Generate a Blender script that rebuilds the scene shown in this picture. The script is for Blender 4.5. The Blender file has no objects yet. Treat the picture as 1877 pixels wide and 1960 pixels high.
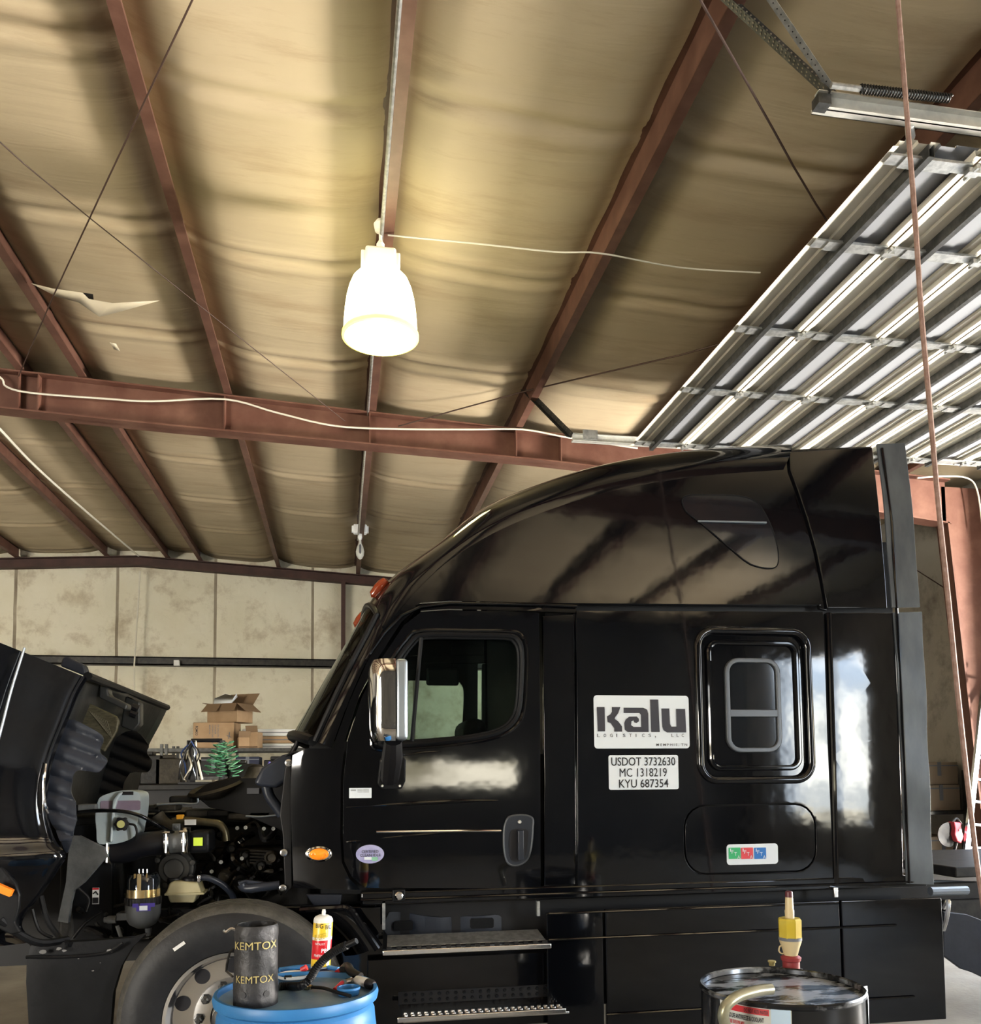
import bpy, bmesh, math, random
from mathutils import Vector, Matrix
random.seed(11)
PI = math.pi
C = bpy.context.scene.collection
# ------------------------------------------------------------------ camera
FP, YAW, PIT, ROL, CX, CY, EYE = 1650., .17329, .06684, -.00873, 938.5, 1374., 1.66
_F = Vector((math.sin(YAW)*math.cos(PIT), math.cos(YAW)*math.cos(PIT), math.sin(PIT)))
_r0 = Vector((math.cos(YAW), -math.sin(YAW), 0)); _u0 = _r0.cross(_F)
_R = _r0*math.cos(ROL)+_u0*math.sin(ROL); _U = -_r0*math.sin(ROL)+_u0*math.cos(ROL)
cam = bpy.data.cameras.new('camera'); co = bpy.data.objects.new('camera', cam); C.objects.link(co)
cam.sensor_fit = 'HORIZONTAL'; cam.sensor_width = 36; cam.lens = FP*36/1877
cam.shift_y = (CY-980)/1877; cam.clip_end = 200
m = Matrix((_R, _U, -_F)).transposed().to_4x4(); m.translation = Vector((0, 0, EYE)); co.matrix_world = m
bpy.context.scene.camera = co

def ray(px, py): return _F+_R*((px-CX)/FP)-_U*((py-CY)/FP)
def S(px, py, Y): d = ray(px, py); return Vector((0, 0, EYE))+d*(Y/d.y)      # point of a sight line on the upright plane y=Y
def SZ(px, py, Z): d = ray(px, py); return Vector((0, 0, EYE))+d*((Z-EYE)/d.z)
YS, YF = 4.7, 6.95                                                        # the truck's two sides
YC = (YS+YF)/2
def Q(px, py, Y=YS): p = S(px, py, Y); return (p.x, p.z)
def QL(l, Y=YS): return [Q(a, b, Y) for a, b in l]

# ------------------------------------------------------------------ materials
def mat(name, col, rough=.5, metal=0., coat=0., col2=None, scale=6., cr=(.35, .65), bump=0., bscale=None, stretch=(1, 1, 1), detail=5., emis=None, es=1., spec=.5, alpha=1., rvar=0., aniso=0):
    M = bpy.data.materials.new(name); M.use_nodes = True; N = M.node_tree.nodes; L = M.node_tree.links
    B = N['Principled BSDF']
    B.inputs['Base Color'].default_value = (*col, 1); B.inputs['Roughness'].default_value = rough
    B.inputs['Metallic'].default_value = metal; B.inputs['Coat Weight'].default_value = coat; B.inputs['Coat Roughness'].default_value = .03
    B.inputs['Specular IOR Level'].default_value = spec
    if emis: B.inputs['Emission Color'].default_value = (*emis, 1); B.inputs['Emission Strength'].default_value = es
    tc = N.new('ShaderNodeTexCoord'); mp = N.new('ShaderNodeMapping'); L.new(tc.outputs['Object'], mp.inputs['Vector']); mp.inputs['Scale'].default_value = stretch
    n = N.new('ShaderNodeTexNoise'); n.inputs['Scale'].default_value = scale; n.inputs['Detail'].default_value = detail; n.inputs['Roughness'].default_value = .6
    L.new(mp.outputs['Vector'], n.inputs['Vector'])
    if col2:
        r = N.new('ShaderNodeValToRGB'); r.color_ramp.elements[0].position = cr[0]; r.color_ramp.elements[1].position = cr[1]
        r.color_ramp.elements[0].color = (*col, 1); r.color_ramp.elements[1].color = (*col2, 1)
        L.new(n.outputs['Fac'], r.inputs['Fac']); L.new(r.outputs['Color'], B.inputs['Base Color'])
    if rvar:
        mr = N.new('ShaderNodeMapRange'); mr.inputs['To Min'].default_value = max(.0, rough-rvar); mr.inputs['To Max'].default_value = rough+rvar
        L.new(n.outputs['Fac'], mr.inputs['Value']); L.new(mr.outputs['Result'], B.inputs['Roughness'])
    if bump:
        b = N.new('ShaderNodeBump'); b.inputs['Strength'].default_value = bump; b.inputs['Distance'].default_value = .02
        n2 = N.new('ShaderNodeTexNoise'); n2.inputs['Scale'].default_value = bscale or scale*3; n2.inputs['Detail'].default_value = 4
        L.new(mp.outputs['Vector'], n2.inputs['Vector']); L.new(n2.outputs['Fac'], b.inputs['Height']); L.new(b.outputs['Normal'], B.inputs['Normal'])
    return M
def glass(name, tint, refl=.12, rough=.0):
    M = bpy.data.materials.new(name); M.use_nodes = True; N = M.node_tree.nodes; L = M.node_tree.links
    N.remove(N['Principled BSDF']); o = N['Material Output']
    t = N.new('ShaderNodeBsdfTransparent'); t.inputs['Color'].default_value = (*tint, 1)
    g = N.new('ShaderNodeBsdfGlossy'); g.inputs['Roughness'].default_value = rough; g.inputs['Color'].default_value = (.9, .95, .95, 1)
    lw = N.new('ShaderNodeLayerWeight'); lw.inputs['Blend'].default_value = refl
    x = N.new('ShaderNodeMixShader'); L.new(lw.outputs['Fresnel'], x.inputs['Fac']); L.new(t.outputs[0], x.inputs[1]); L.new(g.outputs[0], x.inputs[2]); L.new(x.outputs[0], o.inputs['Surface'])
    return M

PAINT = mat('black_paint', (.004, .0044, .006), .06, coat=.25, bump=.14, bscale=1.6, spec=.45)
PAINTW = mat('black_paint_wavy', (.004, .0046, .0065), .07, coat=.25, bump=.24, bscale=1.7, spec=.42, rvar=.04)
PLAST = mat('black_plastic', (.007, .0075, .0095), .42, col2=(.010, .011, .013), scale=9, bump=.05, bscale=60, spec=.22)
PLASTD = mat('dark_plastic', (.006, .006, .008), .5)
LINER = mat('liner_plastic', (.018, .023, .035), .36, col2=(.028, .034, .05), scale=5, bump=.05, bscale=30)
FLAP = mat('fairing_rubber', (.06, .07, .085), .36, col2=(.10, .115, .13), scale=2.5, stretch=(3, 1, 1), bump=.05, bscale=4)
RUBBER = mat('tyre_rubber', (.007, .008, .011), .55, col2=(.014, .015, .018), scale=14, bump=.1, bscale=40)
TREAD = mat('tyre_tread', (.05, .048, .043), .8, col2=(.09, .085, .076), scale=18, bump=.3, bscale=50)
CHROME = mat('chrome', (.83, .83, .84), .06, 1.)
ALU = mat('polished_aluminium', (.9, .9, .91), .2, 1., bump=.02, bscale=30)
SATIN = mat('satin_grey', (.33, .37, .42), .34, .7)
GALV = mat('galvanised_steel', (.42, .43, .43), .38, .75, col2=(.6, .61, .6), scale=25, cr=(.4, .6))
GALVD = mat('dark_galvanised', (.05, .052, .05), .45, .6, col2=(.1, .1, .1), scale=20)
STEEL = mat('bright_bolt', (.7, .7, .7), .25, 1.)
DSTEEL = mat('dark_steel', (.02, .021, .023), .45, .5, col2=(.045, .043, .04), scale=12)
ENG = mat('engine_black', (.006, .0065, .008), .5, .2, col2=(.018, .017, .016), scale=8, bump=.2, bscale=30)
ENGB = mat('engine_dust', (.03, .026, .02), .6, .2, col2=(.07, .06, .045), scale=10, bump=.2, bscale=30)
CASTM = mat('cast_bracket', (.13, .14, .15), .55, .2, col2=(.24, .25, .26), scale=9, cr=(.3, .7), bump=.2, bscale=25)
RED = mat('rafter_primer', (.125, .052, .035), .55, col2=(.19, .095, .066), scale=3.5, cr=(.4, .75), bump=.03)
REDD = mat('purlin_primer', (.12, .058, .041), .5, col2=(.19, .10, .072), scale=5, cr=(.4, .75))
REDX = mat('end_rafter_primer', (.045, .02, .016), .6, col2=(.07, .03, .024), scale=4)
WHITEP = mat('white_plastic', (.75, .76, .76), .4)
WIRE = mat('white_cable', (.7, .67, .58), .5)
PAPER = mat('white_sticker', (.80, .86, .93), .45)
INK = mat('black_ink', (.012, .012, .016), .5)
INKG = mat('grey_ink', (.16, .17, .2), .6)
YEL = mat('yellow_label', (.65, .85, .08), .5)
ORANGE = mat('orange_reflector', (.9, .25, .02), .3, emis=(.9, .25, .02), es=.15)
AMBER = mat('amber_lens', (.95, .28, .02), .12, coat=1., emis=(1., .3, .02), es=.35)
AMBERD = mat('dark_amber_lens', (.28, .045, .012), .15, coat=1.)
BLUE = mat('blue_drum_plastic', (.032, .17, .42), .42, col2=(.045, .22, .5), scale=3, bump=.02)
BLUED = mat('drum_top_plastic', (.10, .19, .30), .45, col2=(.22, .30, .38), scale=7, cr=(.3, .7), bump=.05)
DRUMK = mat('black_drum_enamel', (.008, .009, .011), .2, coat=.3, bump=.05, bscale=10)
DRUMT = mat('spilt_drum_lid', (.012, .014, .018), .16, col2=(.38, .42, .5), scale=5.5, cr=(.45, .53), stretch=(1, 2.3, 1), detail=8, bump=.1)
CARD = mat('cardboard', (.36, .24, .14), .8, col2=(.43, .30, .185), scale=4, bump=.02)
CARDD = mat('cardboard_inside', (.25, .17, .105), .85)
PIPEK = mat('sooty_iron', (.022, .023, .026), .5, .3, col2=(.05, .05, .055), scale=14, bump=.25, bscale=40)
CHALK = mat('yellow_chalk', (.45, .38, .16), .8)
CREAM = mat('cream_plastic', (.42, .38, .22), .4, col2=(.5, .46, .3), scale=8)
TANKM = mat('milky_tank', (.5, .58, .62), .35, col2=(.42, .50, .56), scale=3)
PURPLE = mat('purple_coolant_band', (.22, .17, .25), .35, col2=(.30, .25, .32), scale=4)
GREEN = mat('green_coil', (.03, .17, .08), .35, col2=(.12, .35, .2), scale=12)
RED2 = mat('red_plastic', (.55, .03, .04), .4)
REDP = mat('faded_red', (.7, .09, .12), .5)
GOLD = mat('gold_reflection', (.55, .36, .12), .18, .8, col2=(.95, .8, .5), scale=7, stretch=(4, 4, .4))  # gold reflection in the clear bowl, put into the colour
GREYC = mat('grey_filter_head', (.12, .13, .14), .5)
ROPE = mat('brown_rope', (.24, .15, .125), .7, col2=(.36, .25, .22), scale=30)
CABLEK = mat('brace_rod', (.07, .04, .03), .6)
TUBEW = mat('pale_pump_plastic', (.62, .52, .32), .4)
TUBEY = mat('yellow_pump_plastic', (.55, .42, .04), .4, col2=(.6, .5, .1), scale=8)
HOSEM = mat('hazy_steel_elbow', (.30, .29, .20), .3, .5, col2=(.5, .5, .42), scale=6)
LAMPE = mat('lit_reflector', (1, 1, .8), .4, emis=(1., .93, .55), es=8.)
LAMPR = mat('lit_rim', (1, 1, .4), .4, emis=(.95, .85, .12), es=1.6)
LAMPB = mat('ballast_glow', (.85, .82, .72), .4, emis=(1., .9, .6), es=.25)  # glow added to the ballast housing, which is no light source
CONC = mat('concrete_floor', (.20, .185, .16), .6, col2=(.36, .34, .30), scale=1.6, cr=(.3, .7), bump=.1, bscale=25)
APRON = mat('outside_concrete', (.55, .54, .5), .8)
WGLASS = glass('cab_glass', (.50, .60, .56), .25)
SGLASS = glass('screen_glass', (.80, .86, .80), .10)
DGLASS = mat('dark_privacy_glass', (.012, .015, .02), .06, coat=.6, spec=.6)
CGLASS = glass('clear_bulb', (.93, .95, .95), .35)
def insul(name, a, b, c, wr, sc=(1, .35, 1)):
    M = mat(name, a, .62, col2=b, scale=.9, cr=(.3, .72), detail=8)
    N = M.node_tree.nodes; L = M.node_tree.links; B = N['Principled BSDF']
    tc = N.new('ShaderNodeTexCoord'); mp = N.new('ShaderNodeMapping'); mp.inputs['Scale'].default_value = sc; L.new(tc.outputs['Object'], mp.inputs['Vector'])
    # fine creases
    n = N.new('ShaderNodeTexNoise'); n.inputs['Scale'].default_value = 2.2; n.inputs['Detail'].default_value = 7; n.inputs['Distortion'].default_value = 1.2; L.new(mp.outputs['Vector'], n.inputs['Vector'])
    b1 = N.new('ShaderNodeBump'); b1.inputs['Strength'].default_value = wr; b1.inputs['Distance'].default_value = .06; L.new(n.outputs['Fac'], b1.inputs['Height']); L.new(b1.outputs['Normal'], B.inputs['Normal'])
    # dirt
    d = N.new('ShaderNodeTexNoise'); d.inputs['Scale'].default_value = 1.7; d.inputs['Detail'].default_value = 9; d.inputs['Roughness'].default_value = .7; L.new(mp.outputs['Vector'], d.inputs['Vector'])
    r = N.new('ShaderNodeValToRGB'); r.color_ramp.elements[0].position = .5; r.color_ramp.elements[1].position = .72; L.new(d.outputs['Fac'], r.inputs['Fac'])
    mx = N.new('ShaderNodeMix'); mx.data_type = 'RGBA'; L.new(r.outputs['Color'], mx.inputs['Factor'])
    src = B.inputs['Base Color'].links[0].from_socket; L.new(src, mx.inputs['A']); mx.inputs['B'].default_value = (*c, 1)
    L.new(mx.outputs['Result'], B.inputs['Base Color'])
    return M
INSC = insul('ceiling_insulation_facing', (.49, .405, .27), (.57, .475, .325), (.40, .30, .19), .14, (.35, 2.2, 1))
INSW = insul('wall_insulation_facing', (.68, .64, .51), (.78, .75, .64), (.42, .35, .25), .55, (1, 1, 1))
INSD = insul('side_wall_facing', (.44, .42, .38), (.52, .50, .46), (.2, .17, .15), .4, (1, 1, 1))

# ------------------------------------------------------------------ mesh helpers
def BM(): return bmesh.new()
def rootloc(p):
    v = Vector((0, 0, 0))
    while p is not None: v += p.location; p = p.parent
    return v
def obj(name, bm, m=None, parent=None, smooth=35, local=False, bev=0, sol=0, label=None):
    if parent is not None and not local: bmesh.ops.translate(bm, verts=bm.verts, vec=-rootloc(parent))
    me = bpy.data.meshes.new(name); bmesh.ops.recalc_face_normals(bm, faces=bm.faces) if not sol else None
    bm.to_mesh(me); bm.free()
    if m is not None:
        for x in (m if isinstance(m, (list, tuple)) else [m]): me.materials.append(x)
    o = bpy.data.objects.new(name, me); C.objects.link(o); o.parent = parent
    if smooth:
        for p in me.polygons: p.use_smooth = True
        try: me.set_sharp_from_angle(angle=math.radians(smooth))
        except Exception: pass
    if sol: s = o.modifiers.new('s', 'SOLIDIFY'); s.thickness = sol; s.offset = -1
    if bev:
        b = o.modifiers.new('b', 'BEVEL'); b.width = bev; b.segments = 3; b.limit_method = 'ANGLE'; b.angle_limit = math.radians(40)
        b.harden_normals = False
    if label: o['label'] = label
    return o
def tag(o, label, cat, group=None, kind=None):
    o['label'] = label; o['category'] = cat
    if group: o['group'] = group
    if kind: o['kind'] = kind
    return o
def thing(name, label, cat, loc=(0, 0, 0), group=None, kind=None, rz=0):
    o = bpy.data.objects.new(name, None); o.empty_display_size = .1; C.objects.link(o); o.location = loc; o.rotation_euler = (0, 0, rz)
    return tag(o, label, cat, group, kind)
def struct(name, bm, m, label, cat, **k):
    o = obj(name, bm, m, **k); return tag(o, label, cat, kind='structure')
def box(bm, lo, hi, mat4=None, mi=0):
    x0, y0, z0 = lo; x1, y1, z1 = hi
    v = [bm.verts.new(p) for p in ((x0, y0, z0), (x1, y0, z0), (x1, y1, z0), (x0, y1, z0), (x0, y0, z1), (x1, y0, z1), (x1, y1, z1), (x0, y1, z1))]
    if mat4 is not None:
        for q in v: q.co = mat4 @ q.co
    for f in ((0, 3, 2, 1), (4, 5, 6, 7), (0, 1, 5, 4), (1, 2, 6, 5), (2, 3, 7, 6), (3, 0, 4, 7)): bm.faces.new([v[i] for i in f]).material_index = mi
    return v
def frame(d):
    d = Vector(d).normalized(); a = Vector((0, 0, 1)) if abs(d.z) < .9 else Vector((1, 0, 0))
    x = a.cross(d).normalized(); return x, d.cross(x)
def tube(bm, pts, r, seg=8, mi=0, cap=True):
    pts = [Vector(p) for p in pts]; n = len(pts); rs = r if isinstance(r, (list, tuple)) else [r]*n; rings = []
    d0 = (pts[1]-pts[0]).normalized(); x, y = frame(d0)
    for i, p in enumerate(pts):
        d = ((pts[min(i+1, n-1)]-pts[i]).normalized()+(pts[i]-pts[max(i-1, 0)]).normalized())
        if d.length < 1e-6: d = d0
        d.normalize(); x = (x-d*x.dot(d)).normalized(); y = d.cross(x)
        rings.append([bm.verts.new(p+(x*math.cos(2*PI*k/seg)+y*math.sin(2*PI*k/seg))*rs[i]) for k in range(seg)])
    for i in range(n-1):
        for k in range(seg):
            bm.faces.new((rings[i][k], rings[i][(k+1) % seg], rings[i+1][(k+1) % seg], rings[i+1][k])).material_index = mi
    if cap:
        bm.faces.new(rings[0][::-1]).material_index = mi; bm.faces.new(rings[-1]).material_index = mi
def spl(pts, n=6, closed=False):
    P = [Vector(p) for p in pts]; out = []; N = len(P)
    for i in range(N if closed else N-1):
        g = (lambda k: P[k % N]) if closed else (lambda k: P[max(0, min(N-1, k))])
        a, b, c, d = g(i-1), g(i), g(i+1), g(i+2)
        for k in range(n):
            t = k/n; out.append(.5*((2*b)+(c-a)*t+(2*a-5*b+4*c-d)*t*t+(3*b-a-3*c+d)*t**3))
    if not closed: out.append(P[-1])
    return out
def lathe(bm, prof, org=(0, 0, 0), axis=(0, 0, 1), seg=32, mi=0, cap=True, mis=None):
    org = Vector(org); ax = Vector(axis).normalized(); x, y = frame(ax); rings = []
    for r, h in prof:
        rings.append([bm.verts.new(org+ax*h+(x*math.cos(2*PI*k/seg)+y*math.sin(2*PI*k/seg))*max(r, 1e-4)) for k in range(seg)])
    for i in range(len(prof)-1):
        for k in range(seg):
            bm.faces.new((rings[i][k], rings[i][(k+1) % seg], rings[i+1][(k+1) % seg], rings[i+1][k])).material_index = mis[i] if mis else mi
    if cap:
        if prof[0][0] > 1e-3: bm.faces.new(rings[0][::-1]).material_index = mi
        if prof[-1][0] > 1e-3: bm.faces.new(rings[-1]).material_index = mi
def rr(x0, z0, x1, z1, r, n=5):
    if x1 < x0: x0, x1 = x1, x0
    if z1 < z0: z0, z1 = z1, z0
    out = []
    for cx, cz, a in ((x1-r, z1-r, 0), (x0+r, z1-r, 90), (x0+r, z0+r, 180), (x1-r, z0+r, 270)):
        for k in range(n+1): t = math.radians(a+90*k/n); out.append((cx+r*math.cos(t), cz+r*math.sin(t)))
    return out
def bend(x, z):                                    # body side: leans in above the belt and towards the nose
    b = .030*max(0, z-2.2)**2+.010*(z-1.75)**2
    if x < .3: b += .30*(.3-x)**2
    return b
def fill2d(bm, loops, cut=0, cx=None):
    es = []
    for lp in loops:
        vs = [bm.verts.new((a, 0, b)) for a, b in lp]
        es += [bm.edges.new((vs[i], vs[(i+1) % len(vs)])) for i in range(len(vs))]
    bmesh.ops.triangle_fill(bm, use_beauty=True, use_dissolve=False, edges=es, normal=(0, -1, 0))
    if cut:
        xs = [v.co.x for v in bm.verts]; zs = [v.co.z for v in bm.verts]
        for ax, lo, hi in ((0, min(xs), max(xs)), (2, min(zs), max(zs))):
            n = int((hi-lo)/cut)
            for i in range(1, n+1):
                p = lo+(hi-lo)*i/(n+1); co_ = Vector((0, 0, 0)); co_[ax] = p; no = Vector((0, 0, 0)); no[ax] = 1
                bmesh.ops.bisect_plane(bm, geom=bm.verts[:]+bm.edges[:]+bm.faces[:], plane_co=co_, plane_no=no)
    for f in bm.faces:
        f.normal_update()
        if f.normal.y > 0: f.normal_flip()
def panel(name, outer, m, parent, Y=YS, holes=(), thick=.03, bev=.006, cut=.12, fn=bend, far=False, label=None, smooth=40):
    bm = BM(); fill2d(bm, [outer]+list(holes), cut); s = -1 if far else 1
    for v in bm.verts: v.co.y = Y+(fn(v.co.x, v.co.z) if fn else 0)*s
    fs = list(bm.faces); be = [e for e in bm.edges if len(e.link_faces) == 1]; mp = {v: bm.verts.new(v.co+Vector((0, thick*s, 0))) for v in list(bm.verts)}
    for f in fs: bm.faces.new([mp[v] for v in reversed(f.verts)])
    for e in be: a, c = e.verts; bm.faces.new((a, mp[a], mp[c], c))
    o = obj(name, bm, m, parent, bev=bev, smooth=smooth, label=label)
    if bev: w = o.modifiers.new('w', 'WEIGHTED_NORMAL'); w.keep_sharp = False
    return o
def split(name, bm, m, parent, **k):               # one object for each loose piece
    seen = set(); out = []
    for v in bm.verts:
        if v in seen: continue
        st = [v]; isl = set([v])
        while st:
            q = st.pop()
            for e in q.link_edges:
                w = e.other_vert(q)
                if w not in isl: isl.add(w); st.append(w)
        seen |= isl; nb = BM(); mp = {w: nb.verts.new(w.co) for w in isl}
        for f in {f for w in isl for f in w.link_faces}: nb.faces.new([mp[w] for w in f.verts]).material_index = f.material_index
        out.append(obj(name, nb, m, parent, **k))
    bm.free(); return out
def ringp(name, o1, o2, m, parent, Y, thick=.02, bev=.005, cut=0, fn=bend): return panel(name, o1, m, parent, Y, [o2], thick, bev, cut, fn)
def textbm(s, size=1., xs=1., bold=0., extr=0):
    c = bpy.data.curves.new('t', 'FONT'); c.body = s; c.size = size; c.align_x = 'CENTER'; c.align_y = 'CENTER'; c.offset = bold; c.resolution_u = 3
    o = bpy.data.objects.new('t', c); C.objects.link(o); bpy.context.view_layer.update()
    me = bpy.data.meshes.new_from_object(o.evaluated_get(bpy.context.evaluated_depsgraph_get()))
    bpy.data.objects.remove(o); bpy.data.curves.remove(c)
    bm = BM(); bm.from_mesh(me); bpy.data.meshes.remove(me)
    for v in bm.verts: v.co = Vector((v.co.x*xs, 0, v.co.y))
    return bm
def textfit(s, x0, x1, z0, z1, bold=0.):
    bm = textbm(s, 1, 1, bold); X = [v.co.x for v in bm.verts]; Z = [v.co.z for v in bm.verts]
    for v in bm.verts:
        v.co.x = x0+(v.co.x-min(X))/(max(X)-min(X))*(x1-x0); v.co.z = z0+(v.co.z-min(Z))/(max(Z)-min(Z))*(z1-z0)
    return bm
def wtext(name, s, px, m, parent, Y=YS, off=.006, bold=0., fn=bend):    # lettering filling a pixel box on an upright plane
    a = Q(px[0], px[3], Y); b = Q(px[2], px[1], Y)
    bm = textfit(s, a[0], b[0], a[1], b[1], bold)
    for v in bm.verts: v.co.y = Y-off+(fn(v.co.x, v.co.z) if fn else 0)
    return obj(name, bm, m, parent, smooth=0)
def bolt(bm, p, r=.012, ax=(0, -1, 0), h=.01): lathe(bm, [(r, 0), (r, h*.6), (r*.7, h), (0, h)], p, ax, 10)
def grid(bm, f, nu, nv, mi=0, closeu=False):
    V = [[bm.verts.new(f(i/nu, j/nv)) for j in range(nv+1)] for i in range(nu+(0 if closeu else 1))]
    for i in range(nu):
        for j in range(nv):
            a, b = V[i], V[(i+1) % len(V)]
            bm.faces.new((a[j], b[j], b[j+1], a[j+1])).material_index = mi
    return V

# ------------------------------------------------------------------ the hall
RX, XR, XL, YB, YN = -3.66, 7.7, -15., 16.6, -6.
def roofz(x): return 5.72-.055*abs(x-RX)
PX = [-13.2, -11.7, -10.2, -8.7, -7.2, -5.7, -4.2, -3.15, -2.57, -1.17, .30, 1.87, 3.42, 4.95, 6.5]
bm = BM(); box(bm, (XL-.2, YN, -.2), (XR+.1, YB+.2, 0)); struct('floor', bm, CONC, 'stained grey concrete floor of the garage', 'floor')
bm = BM(); box(bm, (XR+.1, -14, -.25), (26, 24, -.03)); struct('trim_1', bm, APRON, 'pale concrete apron outside the garage bays', 'ground')
# ceiling insulation, sagging between purlins and pinched at its cross seams
def ceilz(x, y):
    e = [XL-.2]+PX+[XR+.2]
    for a, b in zip(e, e[1:]):
        if a <= x <= b: break
    u = (x-a)/(b-a); s = (1-abs(2*u-1)**4)
    w = b-a
    bul = .115*s*min(1, w/1.4)
    yy = y+.10*math.sin(a*7)+.02*math.sin(x*3)
    k = yy/1.62; fr = k-math.floor(k); d = min(fr, 1-fr)*1.62
    pin = .026*s*math.exp(-(d/.045)**2)-.012*s*math.exp(-((d-.11)/.05)**2)+.006*s*math.exp(-((d-.2)/.02)**2)
    k2 = (yy+.5)/.83; f2 = abs(k2-round(k2))*.83
    pin += .003*s*math.exp(-(f2/.03)**2)*(.5+.5*math.sin(a*3+math.floor(k2)*2.1))
    return roofz(x)+.215-bul+pin+.002*math.sin(y*9+x*3)
bm = BM(); xs = []
e = [XL]+PX+[XR]
for a, b in zip(e, e[1:]): xs += [a+(b-a)*k/14 for k in range(14)]
xs.append(XR); ys = []; y = YN
while y < YB+.05: ys.append(y); y += .3 if y < 3 else .045
V = [[bm.verts.new((x, y, ceilz(x, y))) for y in ys] for x in xs]
for i in range(len(xs)-1):
    for j in range(len(ys)-1): bm.faces.new((V[i][j], V[i][j+1], V[i+1][j+1], V[i+1][j]))
struct('ceiling', bm, INSC, 'tan fabric-faced insulation sagging between the roof purlins', 'ceiling', smooth=60)
bm = BM(); box(bm, (XL, YN, 6.0), (XR, YB, 6.05)); struct('trim_2', bm, GALVD, 'roof deck hidden above the insulation', 'roof')
# back wall with pillowy facing and seams
bm = BM()
SEAMX = [-11, -9.4, -7.8]+[S(p, 1180, YB).x for p in (33, 226, 414, 598, 790)]+[2.9, 4.5, 6.1, 7.6]
def wally(x, z):
    d = min(abs(x-s) for s in SEAMX); g = min(abs(z-3.76), .5)
    return YB-.05*min(1, (d/.25))**.5-.04*min(1, g/.3)+.012*math.sin(x*6+z*3)*math.sin(z*7)
grid(bm, lambda u, v: Vector((XL+(XR-XL)*u, wally(XL+(XR-XL)*u, v*6.0), v*6.0)), 460, 96)
for f in bm.faces:
    cx_ = f.calc_center_median().x
    if min(abs(cx_-s) for s in SEAMX) < .027: f.material_index = 1  # crease shade put into the colour along each seam
struct('wall_back', bm, [INSW, mat('shaded_seam', (.24, .20, .15), .8, col2=(.40, .35, .27), scale=3, stretch=(1, 1, .5))], 'dirty cream insulation facing on the back wall', 'wall', smooth=60)
bm = BM(); box(bm, (XL-.15, YN, 0), (XL, YB, 6)); struct('wall_left', bm, INSD, 'insulated end wall at the far left', 'wall')
# right wall with bay openings (truck bay and a bay nearer than it)
bm = BM()
for (a, b, z0, z1) in ((YN, -4.4, 0, 6), (-4.4, -2.3, 3.9, 6), (-4.4, -2.3, 0, .75), (-2.3, 3.45, 0, 6), (3.45, 7.75, 4.75, 6), (7.75, YB, 0, 6)): box(bm, (XR, a, z0), (XR+.12, b, z1))
struct('wall_right', bm, INSD, 'grimy insulated side wall behind the parked truck', 'wall')
bm = BM()
for (a, b, z0, z1) in ((XL, -14.5, 0, 6), (-14.5, -9.5, 4.4, 6), (-9.5, .9, 0, 6), (.9, 3.2, 0, 1.42), (.9, 3.2, 1.92, 6), (3.2, XR, 0, 6)): box(bm, (a, YN-.12, z0), (b, YN, z1))  # narrow slot added to give the cab door its bright reflection
struct('wall_near', bm, mat('dark_grey_wall', (.10, .105, .11), .8, col2=(.16, .16, .16), scale=1.5), 'insulated wall behind the viewer', 'wall')  # dark grey tone chosen to keep reflections in the truck paint dark
# rafters
def ibeam_x(bm, x0, x1, Y, top, bot, w=.2, tw=.012, tf=.016, n=40):
    P = [x0+(x1-x0)*i/n for i in range(n+1)]
    for i in range(n):
        a, b = P[i], P[i+1]
        for (dy0, dy1, f0, f1) in ((-tw/2, tw/2, lambda x: bot(x), lambda x: top(x)), (-w/2, w/2, lambda x: top(x)-tf, top), (-w/2, w/2, bot, lambda x: bot(x)+tf)):
            v = [bm.verts.new(c) for c in ((a, Y+dy0, f0(a)), (b, Y+dy0, f0(b)), (b, Y+dy1, f0(b)), (a, Y+dy1, f0(a)), (a, Y+dy0, f1(a)), (b, Y+dy0, f1(b)), (b, Y+dy1, f1(b)), (a, Y+dy1, f1(a)))]
            for f in ((0, 3, 2, 1), (4, 5, 6, 7), (0, 1, 5, 4), (2, 3, 7, 6)): bm.faces.new([v[k] for k in f])
def nbot(x): return roofz(x)-.01-(.40 if x < -2 else .40-.018*(x+2) if x < 2.5 else .32+.048*(x-2.5))
t = thing('roof_rafter', 'red-brown steel I-beam rafter crossing the hall above the truck', 'rafter', (0, 9, 4.9))
bm = BM(); ibeam_x(bm, XL, 7.1, 9., lambda x: roofz(x)-.01, nbot); obj('beam', bm, RED, t, smooth=0)
bm = BM()
for x in (-3.66, -3.12, -1.17, .3, 1.87, S(78, 780, 9).x, S(1070, 860, 9).x): box(bm, (x-.006, 8.91, nbot(x)+.01), (x+.006, 8.995, roofz(x)-.02))
split('web_stiffener', bm, RED, t, smooth=0)
t = thing('roof_rafter', 'dark brown shallow rafter along the top of the back wall', 'rafter', (0, 16.4, 5.3))
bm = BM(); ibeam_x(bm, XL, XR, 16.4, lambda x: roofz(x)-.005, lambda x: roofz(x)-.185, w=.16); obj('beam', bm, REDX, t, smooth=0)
t = thing('roof_rafter', 'red-brown rafter overhead behind the viewer', 'rafter', (0, 1.2, 5))
bm = BM(); ibeam_x(bm, XL, 7.1, 1.2, lambda x: roofz(x)-.01, nbot); obj('beam', bm, RED, t, smooth=0)
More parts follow.
